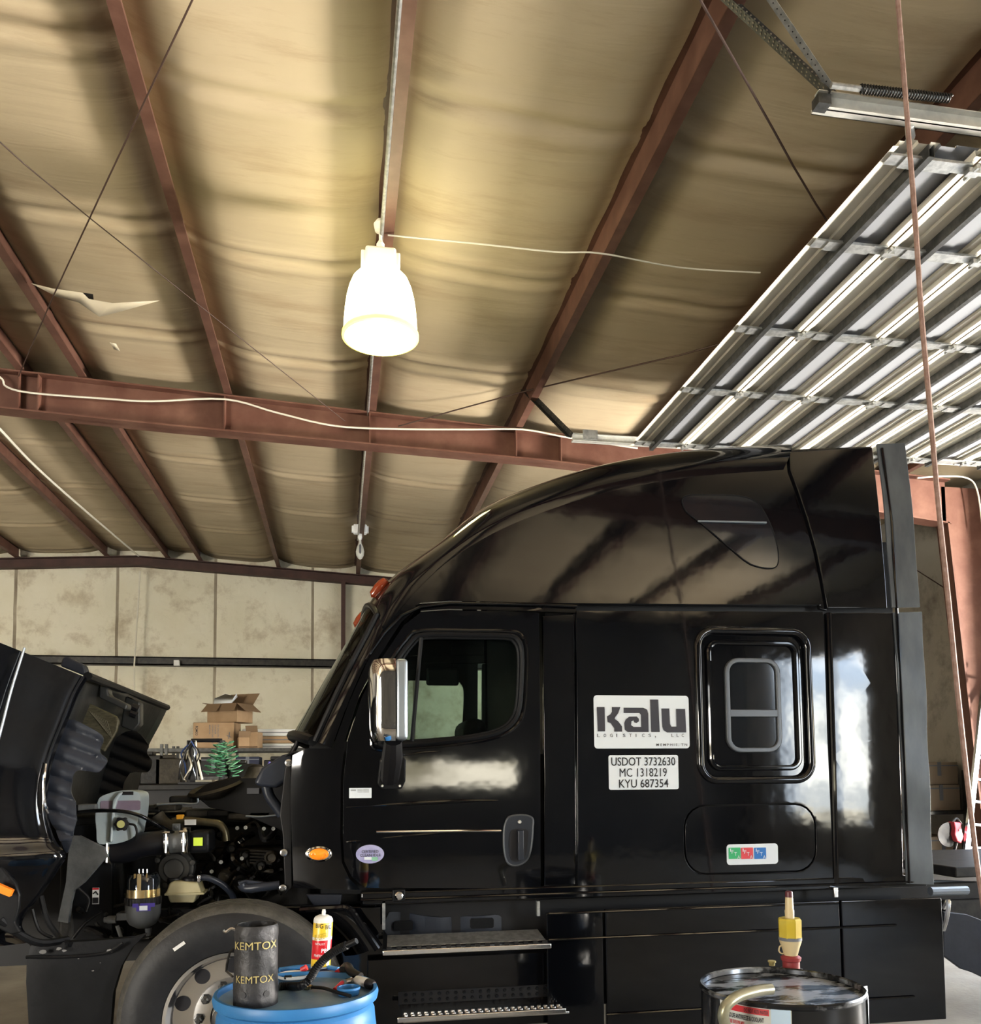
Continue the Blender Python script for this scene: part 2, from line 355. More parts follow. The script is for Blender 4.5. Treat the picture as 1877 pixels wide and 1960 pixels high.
# columns
t = thing('steel_column', 'tapered red-brown steel column beside the open bay behind the truck', 'column', (7.3, 9, 0))
bm = BM()
v = [(7.42, 8.9, 0), (7.66, 8.9, 0), (7.66, 8.9, 5.05), (7.02, 8.9, 5.05), (7.02, 8.9, 4.56)]
for dy in (0, .2):
    pass
def slabp(bm, pts, y0, y1):
    a = [bm.verts.new((p[0], y0, p[1])) for p in pts]; b = [bm.verts.new((p[0], y1, p[1])) for p in pts]; n = len(pts)
    bm.faces.new(a); bm.faces.new(b[::-1])
    for i in range(n): bm.faces.new((a[i], b[i], b[(i+1) % n], a[(i+1) % n]))
slabp(bm, [(7.42, 0), (7.66, 0), (7.66, 5.05), (7.05, 5.05), (7.05, 4.6)], 8.994, 9.006)
slabp(bm, [(7.40, 0), (7.425, 0), (7.07, 4.6), (7.045, 4.6)], 8.9, 9.1); slabp(bm, [(7.66, 0), (7.68, 0), (7.68, 5.05), (7.66, 5.05)], 8.9, 9.1)
obj('web_and_flanges', bm, RED, t, smooth=0)
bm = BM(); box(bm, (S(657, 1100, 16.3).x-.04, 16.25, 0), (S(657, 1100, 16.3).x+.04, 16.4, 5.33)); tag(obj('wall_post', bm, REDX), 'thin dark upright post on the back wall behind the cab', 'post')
# girt
bm = BM(); zg = S(640, 1273, 16.35).z
box(bm, (XL, 16.28, zg-.05), (XR, 16.5, zg-.03)); box(bm, (XL, 16.28, zg-.05), (XR, 16.30, zg+.10)); box(bm, (XL, 16.28, zg+.08), (XR, 16.5, zg+.10))
tag(obj('wall_girt', bm, DSTEEL, smooth=0), 'long dark horizontal steel girt across the back wall', 'girt')
bm = BM(); x = S(262, 1180, 16.2).x
tube(bm, [(x, 16.2, 2.2), (x-.03, 16.2, 3.7), (x+.0, 16.22, 4.5), (x+.03, 16.24, 5.4)], .014, 8)
tag(obj('wall_conduit', bm, WIRE), 'thin pale vertical conduit running up the back wall', 'conduit')
bm = BM(); p = S(338, 1270, 16.2); box(bm, (p.x-.05, 16.18, p.z-.04), (p.x+.05, 16.26, p.z+.06)); tag(obj('junction_box', bm, WHITEP, bev=.006), 'small pale electrical box on the dark girt', 'junction box')
# purlins (Z sections), one thing each
lab = {-13.2: 'roof purlin far off beyond the ridge, ninth out', -11.7: 'roof purlin eighth out beyond the ridge', -10.2: 'roof purlin seventh out beyond the ridge', -8.7: 'brown roof purlin fourth beyond the ridge purlins', -7.2: 'brown roof purlin third beyond the ridge purlins', -5.7: 'brown roof purlin second beyond the ridge purlins',
       -4.2: 'brown ridge purlin just beyond the white sloping cable', -3.15: 'brown ridge purlin beside the end of the white rafter cable', -2.57: 'brown roof purlin next to the torn insulation flap',
       -1.17: 'brown roof purlin between the torn flap and the lit lamp', .30: 'brown roof purlin carrying conduit and both lamps', 1.87: 'wide brown roof purlin just before the open overhead door',
       3.42: 'dark roof purlin directly above the open overhead door', 4.95: 'roof purlin above the middle of the open door', 6.5: 'roof purlin nearest the bay wall'}
for x in PX:
    bm = BM(); z = roofz(x); s = 1
    box(bm, (x-.004, YN, z), (x+.004, YB-.1, z+.2)); box(bm, (x-.004, YN, z-.003), (x+.068, YB-.1, z+.003)); box(bm, (x+.062, YN, z), (x+.068, YB-.1, z+.022)); box(bm, (x-.068, YN, z+.197), (x+.004, YB-.1, z+.203))
    tag(obj('roof_purlin', bm, REDD, smooth=0), lab[x], 'purlin', 'roof purlins')
# conduit along the lamp purlin
bm = BM(); x = .30-.02; z = roofz(.3)-.014
tube(bm, [(x, 3, z), (x, 5.8, z), (x, 8.85, z), (x, 9.2, z), (x, 13.9, z)], .014, 8); tag(obj('ceiling_conduit', bm, GALV), 'thin steel conduit strapped under the lamp purlin', 'conduit')
# rods and cables in the roof
def wire(name, pts, r, m, label, cat, n=5, grp=None):
    bm = BM(); tube(bm, spl(pts, n) if len(pts) > 2 else pts, r, 6); return tag(obj(name, bm, m), label, cat, grp)
wire('brace_rod', [S(35, 722, 8.95), SZ(105, 560, 5.33), SZ(368, 0, 5.33), SZ(500, -280, 5.33)], .005, CABLEK, 'thin dark brace rod slanting past the torn insulation', 'brace rod', 2)
wire('brace_rod', [S(660, 806, 8.9), SZ(175, 420, 5.4), SZ(0, 272, 5.45), SZ(-150, 140, 5.5)], .004, CABLEK, 'thin brace rod crossing under two purlins at left of the lit lamp', 'brace rod', 2)
wire('brace_rod', [SZ(1300, -70, 5.1), SZ(1340, 0, 5.1), SZ(1478, 245, 5.0), SZ(1562, 392, 4.95), SZ(1700, 600, 4.95)], .006, CABLEK, 'dark brace rod running down to the edge of the open overhead door', 'brace rod', 2)
wire('brace_rod', [S(762, 816, 8.9), S(1000, 750, 8.2), SZ(1300, 680, 4.98), SZ(1400, 650, 4.98)], .007, CABLEK, 'thin brace rod rising from the rafter towards the door panels', 'brace rod', 2)
wire('rafter_cable', [S(a, b, 8.88) for a, b in ((-60, 690), (0, 722), (12, 740), (60, 752), (200, 763), (290, 768), (430, 764), (530, 790), (640, 815), (760, 821), (900, 822), (1000, 822), (1090, 838), (1220, 858))], .010, WIRE, 'white electrical cable draped along the brown rafter', 'cable')
wire('roof_cable', [S(-60, 760, 9.3), S(0, 822, 9.6), SZ(70, 895, 5.45), SZ(160, 975, 5.5), SZ(265, 1064, 5.55)], .016, WIRE, 'white cable sloping under the far ridge purlins to the back wall', 'cable')
wire('lamp_cable', [S(742, 450, 5.9), SZ(900, 465, 5.4), SZ(1060, 482, 5.3), SZ(1150, 485, 5.25), SZ(1300, 512, 5.25), SZ(1455, 522, 5.2)], .006, WIRE, 'thin white cable crossing the ceiling from the lit lamp', 'cable')
# torn flap
def flap(name, pts, z, label):
    bm = BM(); vs = [bm.verts.new(SZ(a, b, z+dz)) for a, b, dz in pts]; bm.faces.new(vs); bmesh.ops.triangulate(bm, faces=bm.faces)
    return tag(obj(name, bm, mat('pale_foil', (.62, .55, .42), .4), sol=.003), label, 'insulation tear')
flap('torn_insulation', [(60, 542, .02), (100, 552, 0), (158, 560, 0), (170, 572, -.01), (215, 580, -.01), (305, 575, .02), (230, 596, -.02), (190, 606, -.06), (178, 585, -.03), (150, 578, -.02), (110, 568, 0)], 5.46, 'torn pale flap hanging from the insulation beside the brace rod')
flap('torn_insulation', [(210, 655, 0), (222, 658, 0), (230, 672, -.02), (218, 668, -.01)], 5.48, 'tiny torn flap of insulation below the big tear')
bm = BM(); vs = [bm.verts.new(SZ(a, b, 5.50)) for a, b in ((158, 560), (178, 563), (180, 580), (165, 574))]; bm.faces.new(vs); tag(obj('insulation_hole', bm, INK), 'dark hole in the insulation at the torn flap', 'hole')

# ------------------------------------------------------------------ lamps
def lampbox(root, p, s, m):
    bm = BM(); box(bm, (p.x-.11*s, p.y-.07*s, p.z), (p.x+.11*s, p.y+.07*s, p.z+.15*s)); obj('ballast_box', bm, m, root, bev=.02*s)
    bm = BM(); lathe(bm, [(.025*s, .0), (.03*s, .05*s), (.012*s, .08*s), (.012*s, .14*s), (.04*s, .15*s), (.05*s, .2*s), (.03*s, .23*s)], (p.x, p.y, p.z+.15*s), seg=14); obj('hanger_hook', bm, m, root)
    bm = BM(); box(bm, (p.x-.14*s, p.y-.04*s, p.z+.02*s), (p.x-.108*s, p.y+.04*s, p.z+.13*s)); box(bm, (p.x+.108*s, p.y-.04*s, p.z+.02*s), (p.x+.14*s, p.y+.04*s, p.z+.13*s)); split('side_cover', bm, m, root, bev=.01*s)
YL = 5.9; lp = S(728, 527, YL); lz = lp.z
t = thing('high_bay_lamp', 'lit bell-shaped high bay lamp glowing yellow-white under the purlin', 'lamp', (lp.x, YL, lz))
lampbox(t, Vector((lp.x, YL, lz+.03)), .98, LAMPB)
R = .27; hh = lz-S(728, 648, YL).z
bm = BM(); pr = [(.085, .015), (.09, 0)]+[(R*math.sin(math.acos(1-k/10.))**.92, -hh*k/10.) for k in range(2, 11)]
pr = [(.07, .01), (.12, .006), (.165, -.01), (.195, -.04), (.218, -.09), (.236, -.155), (.247, -.225), (.254, -.30), (.257, -.37)]
s_ = hh/.41; bm = BM(); lathe(bm, [(a, b*s_) for a, b in pr], (lp.x, YL, lz), seg=48, cap=False); obj('bell_reflector', bm, LAMPE, t)
bm = BM(); lathe(bm, [(.256, -.37*s_), (.268, -.385*s_), (.268, -.405*s_), (.25, -.41*s_)], (lp.x, YL, lz), seg=48, cap=False); obj('rim', bm, LAMPR, t)
bm = BM(); lathe(bm, [(.0, -.44*s_), (.12, -.43*s_), (.2, -.42*s_), (.25, -.405*s_)], (lp.x, YL, lz), seg=48, cap=False); obj('lens', bm, LAMPE, t)
Y2 = 13.6; p2 = S(689, 1022, Y2)
t = thing('high_bay_lamp', 'small unlit lamp with bare glass bulb hanging near the back wall', 'lamp', (p2.x, Y2, p2.z))
WB = mat('white_ballast_glow', (.8, .8, .78), .4, emis=(.9, .9, .85), es=.2)  # slight glow added to the housing of the unlit lamp
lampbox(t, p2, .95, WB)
bm = BM(); lathe(bm, [(.03, 0), (.035, -.06), (.02, -.1)], p2, seg=14); obj('socket', bm, WB, t)
bm = BM(); lathe(bm, [(.02, -.1), (.025, -.15), (.055, -.22), (.07, -.29), (.06, -.35), (.03, -.40), (0.001, -.415)], p2, seg=20); obj('glass_bulb', bm, mat('bulb_glass', (.8, .82, .8), .05, alpha=.5, coat=1), t)
bm = BM(); lathe(bm, [(.001, -.18), (.016, -.2), (.016, -.32), (.001, -.34)], p2+Vector((0, -.075, 0)), seg=8); obj('filament_tube', bm, INKG, t)

# ------------------------------------------------------------------ overhead door, parked open under the roof
DZ = 4.75; D0, D1, DN, DF = 2.66, 7.25, 3.62, 7.52; PW = .585
WSTL = mat('door_steel_cream', (.74, .69, .58), .45, col2=(.80, .76, .66), scale=3, stretch=(4, .4, 1))
GSTL = mat('door_steel_grey', (.30, .31, .33), .45, .1)
t = thing('overhead_door', 'ribbed sectional overhead door parked open on its ceiling tracks', 'door', (D0, 5.5, DZ))
x = D0; k = 0; seams = []
while x < D1-.1:
    w = .50 if k == 0 else PW; x1 = x+w-.012; bm = BM()
    # cross section from edge rail over the ribs to the other rail
    pr = [(0, -.03), (.035, -.03), (.04, .0), (.075, .0), (.083, .014), (.155, .014), (.163, 0), (.235, 0), (.243, .014), (.30, .014), (.308, .0), (.40, .0), (.408, .014), (.48, .014), (.49, 0), (w-.05, 0), (w-.045, -.03), (w-.012, -.03)]
    pr = [(a*(w/PW) if a < w-.06 else a, b) for a, b in pr]
    V = [[bm.verts.new((x+a, yy, DZ+b)) for yy in (DN, DF)] for a, b in pr]
    for i in range(len(pr)-1): 
        f = bm.faces.new((V[i][0], V[i][1], V[i+1][1], V[i+1][0])); f.material_index = 1 if i in (12, 10, 3, 9) else 0
    pn = obj('door_panel', bm, [WSTL, GSTL], t, smooth=0)
    bm = BM()
    for yy in (4.39, 5.36, 6.31, 7.42, 3.7):
        box(bm, (x+.02, yy-.035, DZ-.04), (x1-.01, yy+.035, DZ-.028)); box(bm, (x+.1, yy-.04, DZ-.047), (x1-.10, yy+.04, DZ-.04))
        if k: box(bm, (x-.035, yy-.02, DZ-.066), (x+.03, yy+.02, DZ-.04)); tube(bm, [(x-.006, yy-.05, DZ-.055), (x-.006, yy+.05, DZ-.055)], .012, 6)
    obj('hinge_plates', bm, GALV, pn, smooth=0)
    bm = BM(); xa = x+w*.38
    box(bm, (xa, DN, DZ-.06), (xa+.006, DF, DZ-.0)); box(bm, (xa+.03, DN, DZ-.06), (xa+.035, DF, DZ-.0)); box(bm, (xa, DN, DZ-.064), (xa+.035, DF, DZ-.06))
    obj('reinforcing_strut', bm, GALVD, pn, smooth=0)
    x += w; k += 1
def track(Y, sgn, label, x0):
    t = thing('door_track', label, 'door track', (x0, Y, 4.9))
    bm = BM()
    z0 = S(1700, 226, 3.57).z if sgn > 0 else 4.80; h_ = .062
    box(bm, (x0, Y-.004, z0), (XR, Y+.004, z0+h_)); box(bm, (x0, Y-.035, z0+h_), (XR, Y+.004, z0+h_+.005)); box(bm, (x0, Y-.02, z0), (XR, Y+.04, z0+.005)); box(bm, (x0, Y+.036, z0), (XR, Y+.04, z0+.02))
    obj('rail', bm, mat('pale_galvanised', (.55, .55, .52), .4, .3, col2=(.66, .65, .6), scale=20), t, smooth=0); return t
tn = track(3.57, 1, 'galvanised horizontal door track with spring bumper nearest the viewer', S(1560, 200, 3.57).x)
tf = track(7.68, -1, 'galvanised horizontal door track on the far side of the truck', S(1095, 845, 7.68).x)
# perforated angle hangers
def perf(name, a, b, w, m, label, parent=None, nh=22):
    a = Vector(a); b = Vector(b); d = (b-a); L_ = d.length; d.normalize(); x, y = frame(d)
    bm = BM(); hole = BM()
    for (u, s) in ((x, 1), (y, 1)):
        n = 2
        q = [a, a+u*w, b+u*w, b]; o = [bm.verts.new(p) for p in q]; f = bm.faces.new(o)
        no = d.cross(u)
        for k in range(nh):
            for ww in ((.5,) if w < .05 else (.35, .75)):
                c = a+d*(L_*(k+.5)/nh)+u*w*ww
                for sg in (-1, 1):
                    ring = [hole.verts.new(c+no*.0035*sg+(d*math.cos(2*PI*j/8)+u*math.sin(2*PI*j/8))*w*.10) for j in range(8)]; hole.faces.new(ring)
    bmesh.ops.recalc_face_normals(bm, faces=bm.faces)
    o = obj(name, bm, m, parent, sol=.003, smooth=0, label=label); 
    obj('punched_holes', hole, mat('hole_'+m.name, (.25, .22, .17), .8) if m is GALVD else INK, o, smooth=0)
    return o
e0 = S(1592, 182, 3.57)
perf('hanger_angle', S(1585, 190, 3.57), S(1352, -25, 3.75), .052, GALVD, 'dark perforated hanger angle', tn, 30)
perf('hanger_angle', S(1586, 175, 3.57), S(1440, -40, 3.4), .034, GALV, 'bright perforated hanger strap', tn, 20)
perf('hanger_angle', S(1092, 838, 7.68), S(1004, 748, 8.4), .05, GALVD, 'dark perforated hanger angle', tf, 14)
bm = BM(); p = S(1131, 831, 7.6); box(bm, (p.x-.07, 7.62, p.z-.04), (p.x+.07, 7.64, p.z+.05)); obj('end_bracket', bm, GALV, tf, smooth=0)
bm = BM(); p = S(1575, 192, 3.55); box(bm, (p.x-.035, 3.53, p.z-.03), (p.x+.03, 3.59, p.z+.02)); obj('end_bracket', bm, GALVD, tn, smooth=0)
bm = BM(); a = S(1590, 163, 3.5); b = S(1645, 170, 3.5); c = S(1818, 189, 3.5); tube(bm, [a, b], .014, 10); tube(bm, [b, c], .008, 8); obj('bumper_rod', bm, GALV, tn)
bm = BM(); x_, y_ = frame(c-b); pts = [b+(c-b)*(k/260)+(x_*math.cos(k*2*PI/8)+y_*math.sin(k*2*PI/8))*.018 for k in range(261)]
tube(bm, pts, .0045, 5); obj('coil_spring', bm, DSTEEL, tn)
bm = BM(); a = S(1740, 238, 3.6); tube(bm, [a, a+Vector((.08, .1, .02))], .022, 10); obj('track_roller', bm, WHITEP, tn)
# pull rope
wire('pull_rope', [S(1712, -60, 3.3), S(1718, 0, 3.3), S(1733, 190, 3.3), S(1751, 420, 3.3), S(1763, 600, 3.3), S(1780, 790, 3.3), S(1795, 960, 3.3), S(1815, 1150, 3.3), S(1832, 1320, 3.3), S(1855, 1530, 3.3), S(1868, 1640, 3.3), S(1890, 1790, 3.3), S(1905, 1900, 3.3)], .011, ROPE, 'long brownish rope hanging slantwise from the ceiling in front of the truck', 'rope')


# ------------------------------------------------------------------ the truck
def bend(x, z):
    b = .030*max(0, z-2.2)**2+.010*(z-1.75)**2
    if x < .3: b += .25*(.3-x)**2
    if x < 0: b += .5*x*x
    return b
tk = thing('semi_truck', 'black sleeper-cab semi truck with its hood tilted open and the name KALU on the side', 'truck', (1.3, YC, 0))
def looptube(bm, pts, r, seg=8, mi=0):
    P = [Vector(p) for p in pts]; n = len(P); rings = []
    yv = Vector((0, 1, 0))
    for i in range(n):
        d = (P[(i+1) % n]-P[i-1]).normalized(); s = d.cross(yv).normalized(); q = s.cross(d)
        rings.append([bm.verts.new(P[i]+(s*math.cos(2*PI*k/seg)+q*math.sin(2*PI*k/seg))*r) for k in range(seg)])
    for i in range(n):
        for k in range(seg): bm.faces.new((rings[i][k], rings[i][(k+1) % seg], rings[(i+1) % n][(k+1) % seg], rings[(i+1) % n][k])).material_index = mi
def on(pts, Y=YS, off=0.): return [Vector((a, Y+bend(a, b)-off, b)) for a, b in pts]
Epx = [(636, 1432), (668, 1345), (705, 1262), (735, 1208), (762, 1172), (805, 1122), (865, 1068), (960, 1010), (1080, 962), (1200, 928), (1350, 903), (1512, 890)]
Cpx = [((561, 1412), 5.83), ((615, 1322), 5.83), ((668, 1232), 5.83), ((694, 1190), 5.83), ((716, 1160), 5.75), ((752, 1124), 5.6), ((815, 1070), 5.4), ((908, 995), 5.25), ((1020, 935), 5.1), ((1150, 888), 5.02), ((1320, 858), 5.), ((1508, 846), 5.)]
E2 = [Q(a, b, YS) for a, b in Epx]; C2 = [Q(p[0], p[1], y) for p, y in Cpx]
C2 = [(a, b+(.03 if i > 6 else 0)) for i, (a, b) in enumerate(C2)]
ES = [(v.x, v.z) for v in spl([(a, 0, b) for a, b in E2], 5)]; CS = [(v.x, v.z) for v in spl([(a, 0, b) for a, b in C2], 5)]
def skin(bm, i0, i1, nt=44, n=3.4, off=0.):
    pts = []
    for i in range(i0, i1+1):
        (ex, ez), (cx, cz) = ES[i], CS[i]; hw = YC-(YS+bend(ex, ez)); row = []
        fr = min(1, max(0, (i-12)/12)); nn = 2.3+fr*1.0
        for j in range(nt+1):
            th = PI*j/nt; c = math.cos(th); s = math.sin(th)
            yy = YC-hw*math.copysign(abs(c)**(2/nn), c); w = abs(s)**(2/nn)
            row.append(bm.verts.new((ex+(cx-ex)*w, yy, ez+(cz-ez)*w)))
        pts.append(row)
    for i in range(len(pts)-1):
        for j in range(nt): bm.faces.new((pts[i][j], pts[i+1][j], pts[i+1][j+1], pts[i][j+1]))
    return pts
bm = BM(); skin(bm, 15, 55, 60); rf = obj('roof_fairing', bm, PAINTW, tk, smooth=60)
def arch(off=0): return QL([(765-off, 1186), (800, 1163+off), (860, 1157+off), (1040, 1159+off), (1300, 1161+off), (1574, 1163+off)])
sp = [ES[i] for i in range(15, 56)]
rear = QL([(1517, 905), (1530, 945), (1546, 1000), (1560, 1060), (1570, 1120), (1574, 1157)])
low = QL([(1300, 1155), (1040, 1153), (860, 1149), (805, 1153), (775, 1170), (752, 1196)])
panel('roof_side_panel', sp+rear+low, PAINTW, tk, bev=.006, cut=.09, smooth=60)
panel('roof_side_panel', sp+rear+low, PAINTW, tk, Y=YF, far=True, cut=.3, smooth=60)
# windshield and its rubber
bm = BM(); skin(bm, 0, 15, 44); ws = obj('windshield', bm, SGLASS, tk, smooth=60)
def skinline(i, j0, j1, nt=44, n=3.4):
    (ex, ez), (cx, cz) = ES[i], CS[i]; hw = YC-(YS+bend(ex, ez)); o = []
    fr = min(1, max(0, (i-12)/12)); nn = 2.3+fr*1.0
    for j in range(j0, j1+1):
        th = PI*j/nt; c = math.cos(th); s = math.sin(th); w = abs(s)**(2/nn)
        o.append(Vector((ex+(cx-ex)*w, YC-hw*math.copysign(abs(c)**(2/nn), c), ez+(cz-ez)*w)))
    return o
def skinpt(i, j, nt=44): return skinline(i, j, j, nt)[0]
bm = BM()
for a, b in ((0, 4), (40, 44)):
    V = [[bm.verts.new(skinpt(i, j)*1.0+Vector((-.004, 0, .004))) for j in range(a, b+1)] for i in range(0, 16)]
    for i in range(15):
        for j in range(b-a): bm.faces.new((V[i][j], V[i+1][j], V[i+1][j+1], V[i][j+1]))
split('windshield_pillar', bm, PAINT, tk, smooth=60)
bm = BM(); tube(bm, [skinpt(i, 4)+Vector((-.006, -.004, .004)) for i in range(0, 16)]+[skinpt(15, j)+Vector((-.004, 0, .004)) for j in range(5, 40)]+[skinpt(i, 40) for i in range(15, -1, -1)], .016, 8); tube(bm, skinline(0, 5, 39), .03, 8); obj('windshield_seal', bm, PLAST, tk)
# cab side, door, sleeper side
doorfront = [(800, 1161), (768, 1190), (724, 1258), (688, 1330), (661, 1412), (652, 1490), (651, 1600), (654, 1652), (668, 1682), (690, 1704)]
cabs = QL([(560, 1704), (556, 1600), (554, 1500), (558, 1445), (585, 1432)])+[ES[i] for i in range(0, 20)]+QL([(790, 1158)]+doorfront)
panel('cab_side_panel', cabs, PAINT, tk, cut=.06, smooth=60); panel('cab_side_panel', cabs, PAINT, tk, Y=YF, far=True, cut=.3)
doorp = QL([(1035, 1701), (1032, 1173), (960, 1169), (860, 1168), (806, 1171), (773, 1196), (729, 1262), (693, 1333), (666, 1414), (657, 1491), (656, 1600), (659, 1650), (673, 1679), (698, 1700)])
win = [(813, 1219), (900, 1219), (968, 1220), (986, 1228), (994, 1250), (993, 1310), (989, 1355), (978, 1380), (955, 1397), (915, 1408), (850, 1416), (780, 1421), (738, 1422), (729, 1405), (736, 1340), (760, 1275), (790, 1232)]
winq = [(v.x, v.z) for v in spl([(a, 0, b) for a, b in QL(win)], 3, True)]
def scale2(l, k):
    cx = sum(p[0] for p in l)/len(l); cz = sum(p[1] for p in l)/len(l); return [(cx+(p[0]-cx)*k, cz+(p[1]-cz)*k) for p in l]
dr = panel('cab_door', doorp, PAINT, tk, holes=[winq], cut=.07, bev=.007, smooth=60)
panel('cab_door', doorp, PAINT, tk, Y=YF, holes=[winq], far=True, cut=.3)
bm = BM(); looptube(bm, on(scale2(winq, 1.035), off=.004), .016); looptube(bm, on(scale2(winq, .985), off=.0), .011); obj('window_seal', bm, PLAST, dr)
panel('window_glass', scale2(winq, 1.01), WGLASS, dr, Y=YS+.02, thick=.004, bev=0, cut=.2)
bm = BM(); looptube(bm, on(scale2(winq, 1.12), off=-.004), .012); obj('window_bead', bm, PAINT, dr)
bm = BM(); a = Q(806, 1221); b = Q(788, 1419); tube(bm, on([a, b], off=.008), .012, 6); obj('window_divider', bm, PLAST, dr)
pil = QL([(1044, 1700), (1042, 1176), (1102, 1172), (1106, 1700)]); panel('cab_pillar_panel', pil, PAINT, tk, Y=YS+.03, cut=.08)
hd = QL([(806, 1168), (860, 1164), (1040, 1169), (1104, 1172), (1104, 1160), (1040, 1160), (860, 1157), (806, 1160)])
panel('door_header', hd, PAINT, tk, Y=YS+.01, cut=.1)
panel('cab_pillar_panel', pil, PAINT, tk, Y=YF-.03, far=True, cut=.3); panel('door_header', QL([(770, 1190), (806, 1172), (1040, 1174), (1104, 1176), (1104, 1150), (806, 1150), (765, 1180)]), PAINT, tk, Y=YF-.01, far=True, cut=.3)
bm = BM(); tube(bm, on(QL([(700, 1262), (735, 1212), (768, 1178), (805, 1161), (860, 1154), (1040, 1157), (1104, 1160)]), off=.008), .009, 8); obj('drip_rail', bm, PAINT, tk)
# sleeper
def W_(a): return [Q(*p) for p in a]
wx0, wx1 = Q(1338, 1350)[0], Q(1549, 1350)[0]; wz1, wz0 = Q(1440, 1207)[1], Q(1440, 1493)[1]
lx0, lx1 = Q(1309, 1600)[0], Q(1562, 1600)[0]; lz1, lz0 = Q(1436, 1539)[1], Q(1436, 1672)[1]
slp = QL([(1106, 1700), (1104, 1168), (1577, 1170), (1583, 1400), (1596, 1690), (1590, 1700)])
sl = panel('sleeper_side_panel', slp, PAINTW, tk, holes=[rr(wx0, wz0, wx1, wz1, .10), rr(lx0, lz0, lx1, lz1, .13)], cut=.09, bev=.008, smooth=60)
panel('sleeper_side_panel', slp, PAINTW, tk, Y=YF, far=True, cut=.3)
bm = BM(); looptube(bm, on(rr(wx0, wz0, wx1, wz1, .10, 8), off=-.002), .024, 12); obj('window_moulding', bm, PAINT, sl)
bm = BM(); looptube(bm, on(rr(wx0+.07, wz0+.07, wx1-.07, wz1-.07, .06, 8), off=-.01), .016, 10); obj('inner_moulding', bm, PAINT, sl)
panel('window_recess', rr(wx0, wz0, wx1, wz1, .10), PAINTW, sl, Y=YS+.02, cut=.12, bev=0)
gx0, gx1 = Q(1390, 1350)[0], Q(1496, 1350)[0]; gz1, gz0 = Q(1440, 1259)[1], Q(1440, 1440)[1]
GREYF = mat('window_frame_grey', (.10, .108, .12), .35, .3)
panel('sleeper_window_frame', rr(gx0, gz0, gx1, gz1, .085), GREYF, sl, Y=YS+.002, holes=[rr(gx0+.028, gz0+.028, gx1-.028, gz1-.028, .058)], cut=0, thick=.03, bev=.005)
panel('sleeper_window_glass', rr(gx0+.02, gz0+.02, gx1-.02, gz1-.02, .06), DGLASS, sl, Y=YS+.016, cut=0, bev=0, thick=.004)
za = Q(1440, 1358)[1]; zb = Q(1440, 1372)[1]; bm = BM(); y = YS+.004; box(bm, (gx0+.024, y, zb), (gx1-.024, y+.02, za)); obj('window_bar', bm, GREYF, sl, bev=.003)
lk = panel('locker_door', rr(lx0+.009, lz0+.009, lx1-.009, lz1-.009, .122), PAINTW, tk, cut=.09, bev=.007, smooth=60)
# roof side window (teardrop)
td = [(1312, 952), (1322, 943), (1345, 941), (1420, 943), (1455, 955), (1475, 985), (1490, 1030), (1494, 1070), (1482, 1086), (1440, 1078), (1400, 1045), (1350, 1000), (1320, 975)]
tq = [(v.x, v.z) for v in spl([(a, 0, b) for a, b in QL(td)], 3, True)]
panel('roof_window', tq, DGLASS, tk, Y=YS-.004, thick=.01, bev=.003, cut=.1)
bm = BM(); looptube(bm, on(tq, off=.004), .004, 6); obj('roof_window_seal', bm, PLAST, tk)
bm = BM(); tube(bm, on(QL([(1340, 994), (1472, 997)]), off=.012), .006, 6); obj('roof_window_trim', bm, SATIN, tk, label='thin bright strip on the roof window')
# rear fairings
up = QL([(1525, 853), (1600, 848), (1689, 843), (1695, 1000), (1701, 1163), (1586, 1163), (1578, 1110), (1568, 1050), (1553, 985), (1538, 930), (1526, 890)])
panel('upper_side_fairing', up, PAINTW, tk, cut=.1, bev=.006, smooth=60)
bm = BM(); V = []
for py in (1, ):
    a = on([Q(1512, 850), Q(1600, 846), Q(1689, 842)]); 
    for p in a: V.append([bm.verts.new(p+Vector((0, k*.08+0., .03*math.sin(min(1, k/4)*PI/2)))) for k in range(0, 28)])
for i in range(2):
    for j in range(27): bm.faces.new((V[i][j], V[i+1][j], V[i+1][j+1], V[i][j+1]))
obj('rear_roof_cap', bm, PAINT, tk, smooth=60)
panel('roof_seam_strip', QL([(1512, 850), (1524, 850), (1537, 925), (1556, 990), (1570, 1050), (1581, 1110), (1588, 1166), (1575, 1163), (1560, 1060), (1546, 1000), (1528, 940), (1516, 900)]), PAINT, tk, Y=YS+.02, cut=.1)
lw = QL([(1583, 1172), (1712, 1172), (1721, 1400), (1730, 1697), (1602, 1697), (1592, 1440)])
panel('lower_side_fairing', lw, PAINTW, tk, cut=.09, bev=.006, fn=lambda x, z: bend(x, z)-.006*math.sin(max(0, min(1, (x-2.9)/.45))*PI), smooth=60)
panel('fairing_edge_flap', QL([(1697, 838), (1748, 838), (1757, 1163), (1707, 1163)]), FLAP, tk, Y=YS-.01, cut=.1, thick=.012, bev=.003, label='grey flexible upper edge flap', fn=lambda x, z: bend(x, z)-.10*max(0, x-3.3)+.004*math.sin(z*9))
panel('fairing_edge_flap', QL([(1710, 1172), (1760, 1172), (1770, 1440), (1781, 1692), (1733, 1692), (1722, 1440)]), FLAP, tk, Y=YS-.01, cut=.08, thick=.012, bev=.003, label='grey flexible lower edge flap', fn=lambda x, z: bend(x, z)-.10*max(0, x-3.3)+.005*math.sin(z*11+x*9))
bm = BM(); tube(bm, on(QL([(1704, 848), (1713, 1000), (1716, 1200), (1726, 1450), (1737, 1690)]), off=.018), .009, 6); obj('flap_clamp_strip', bm, PAINT, tk)
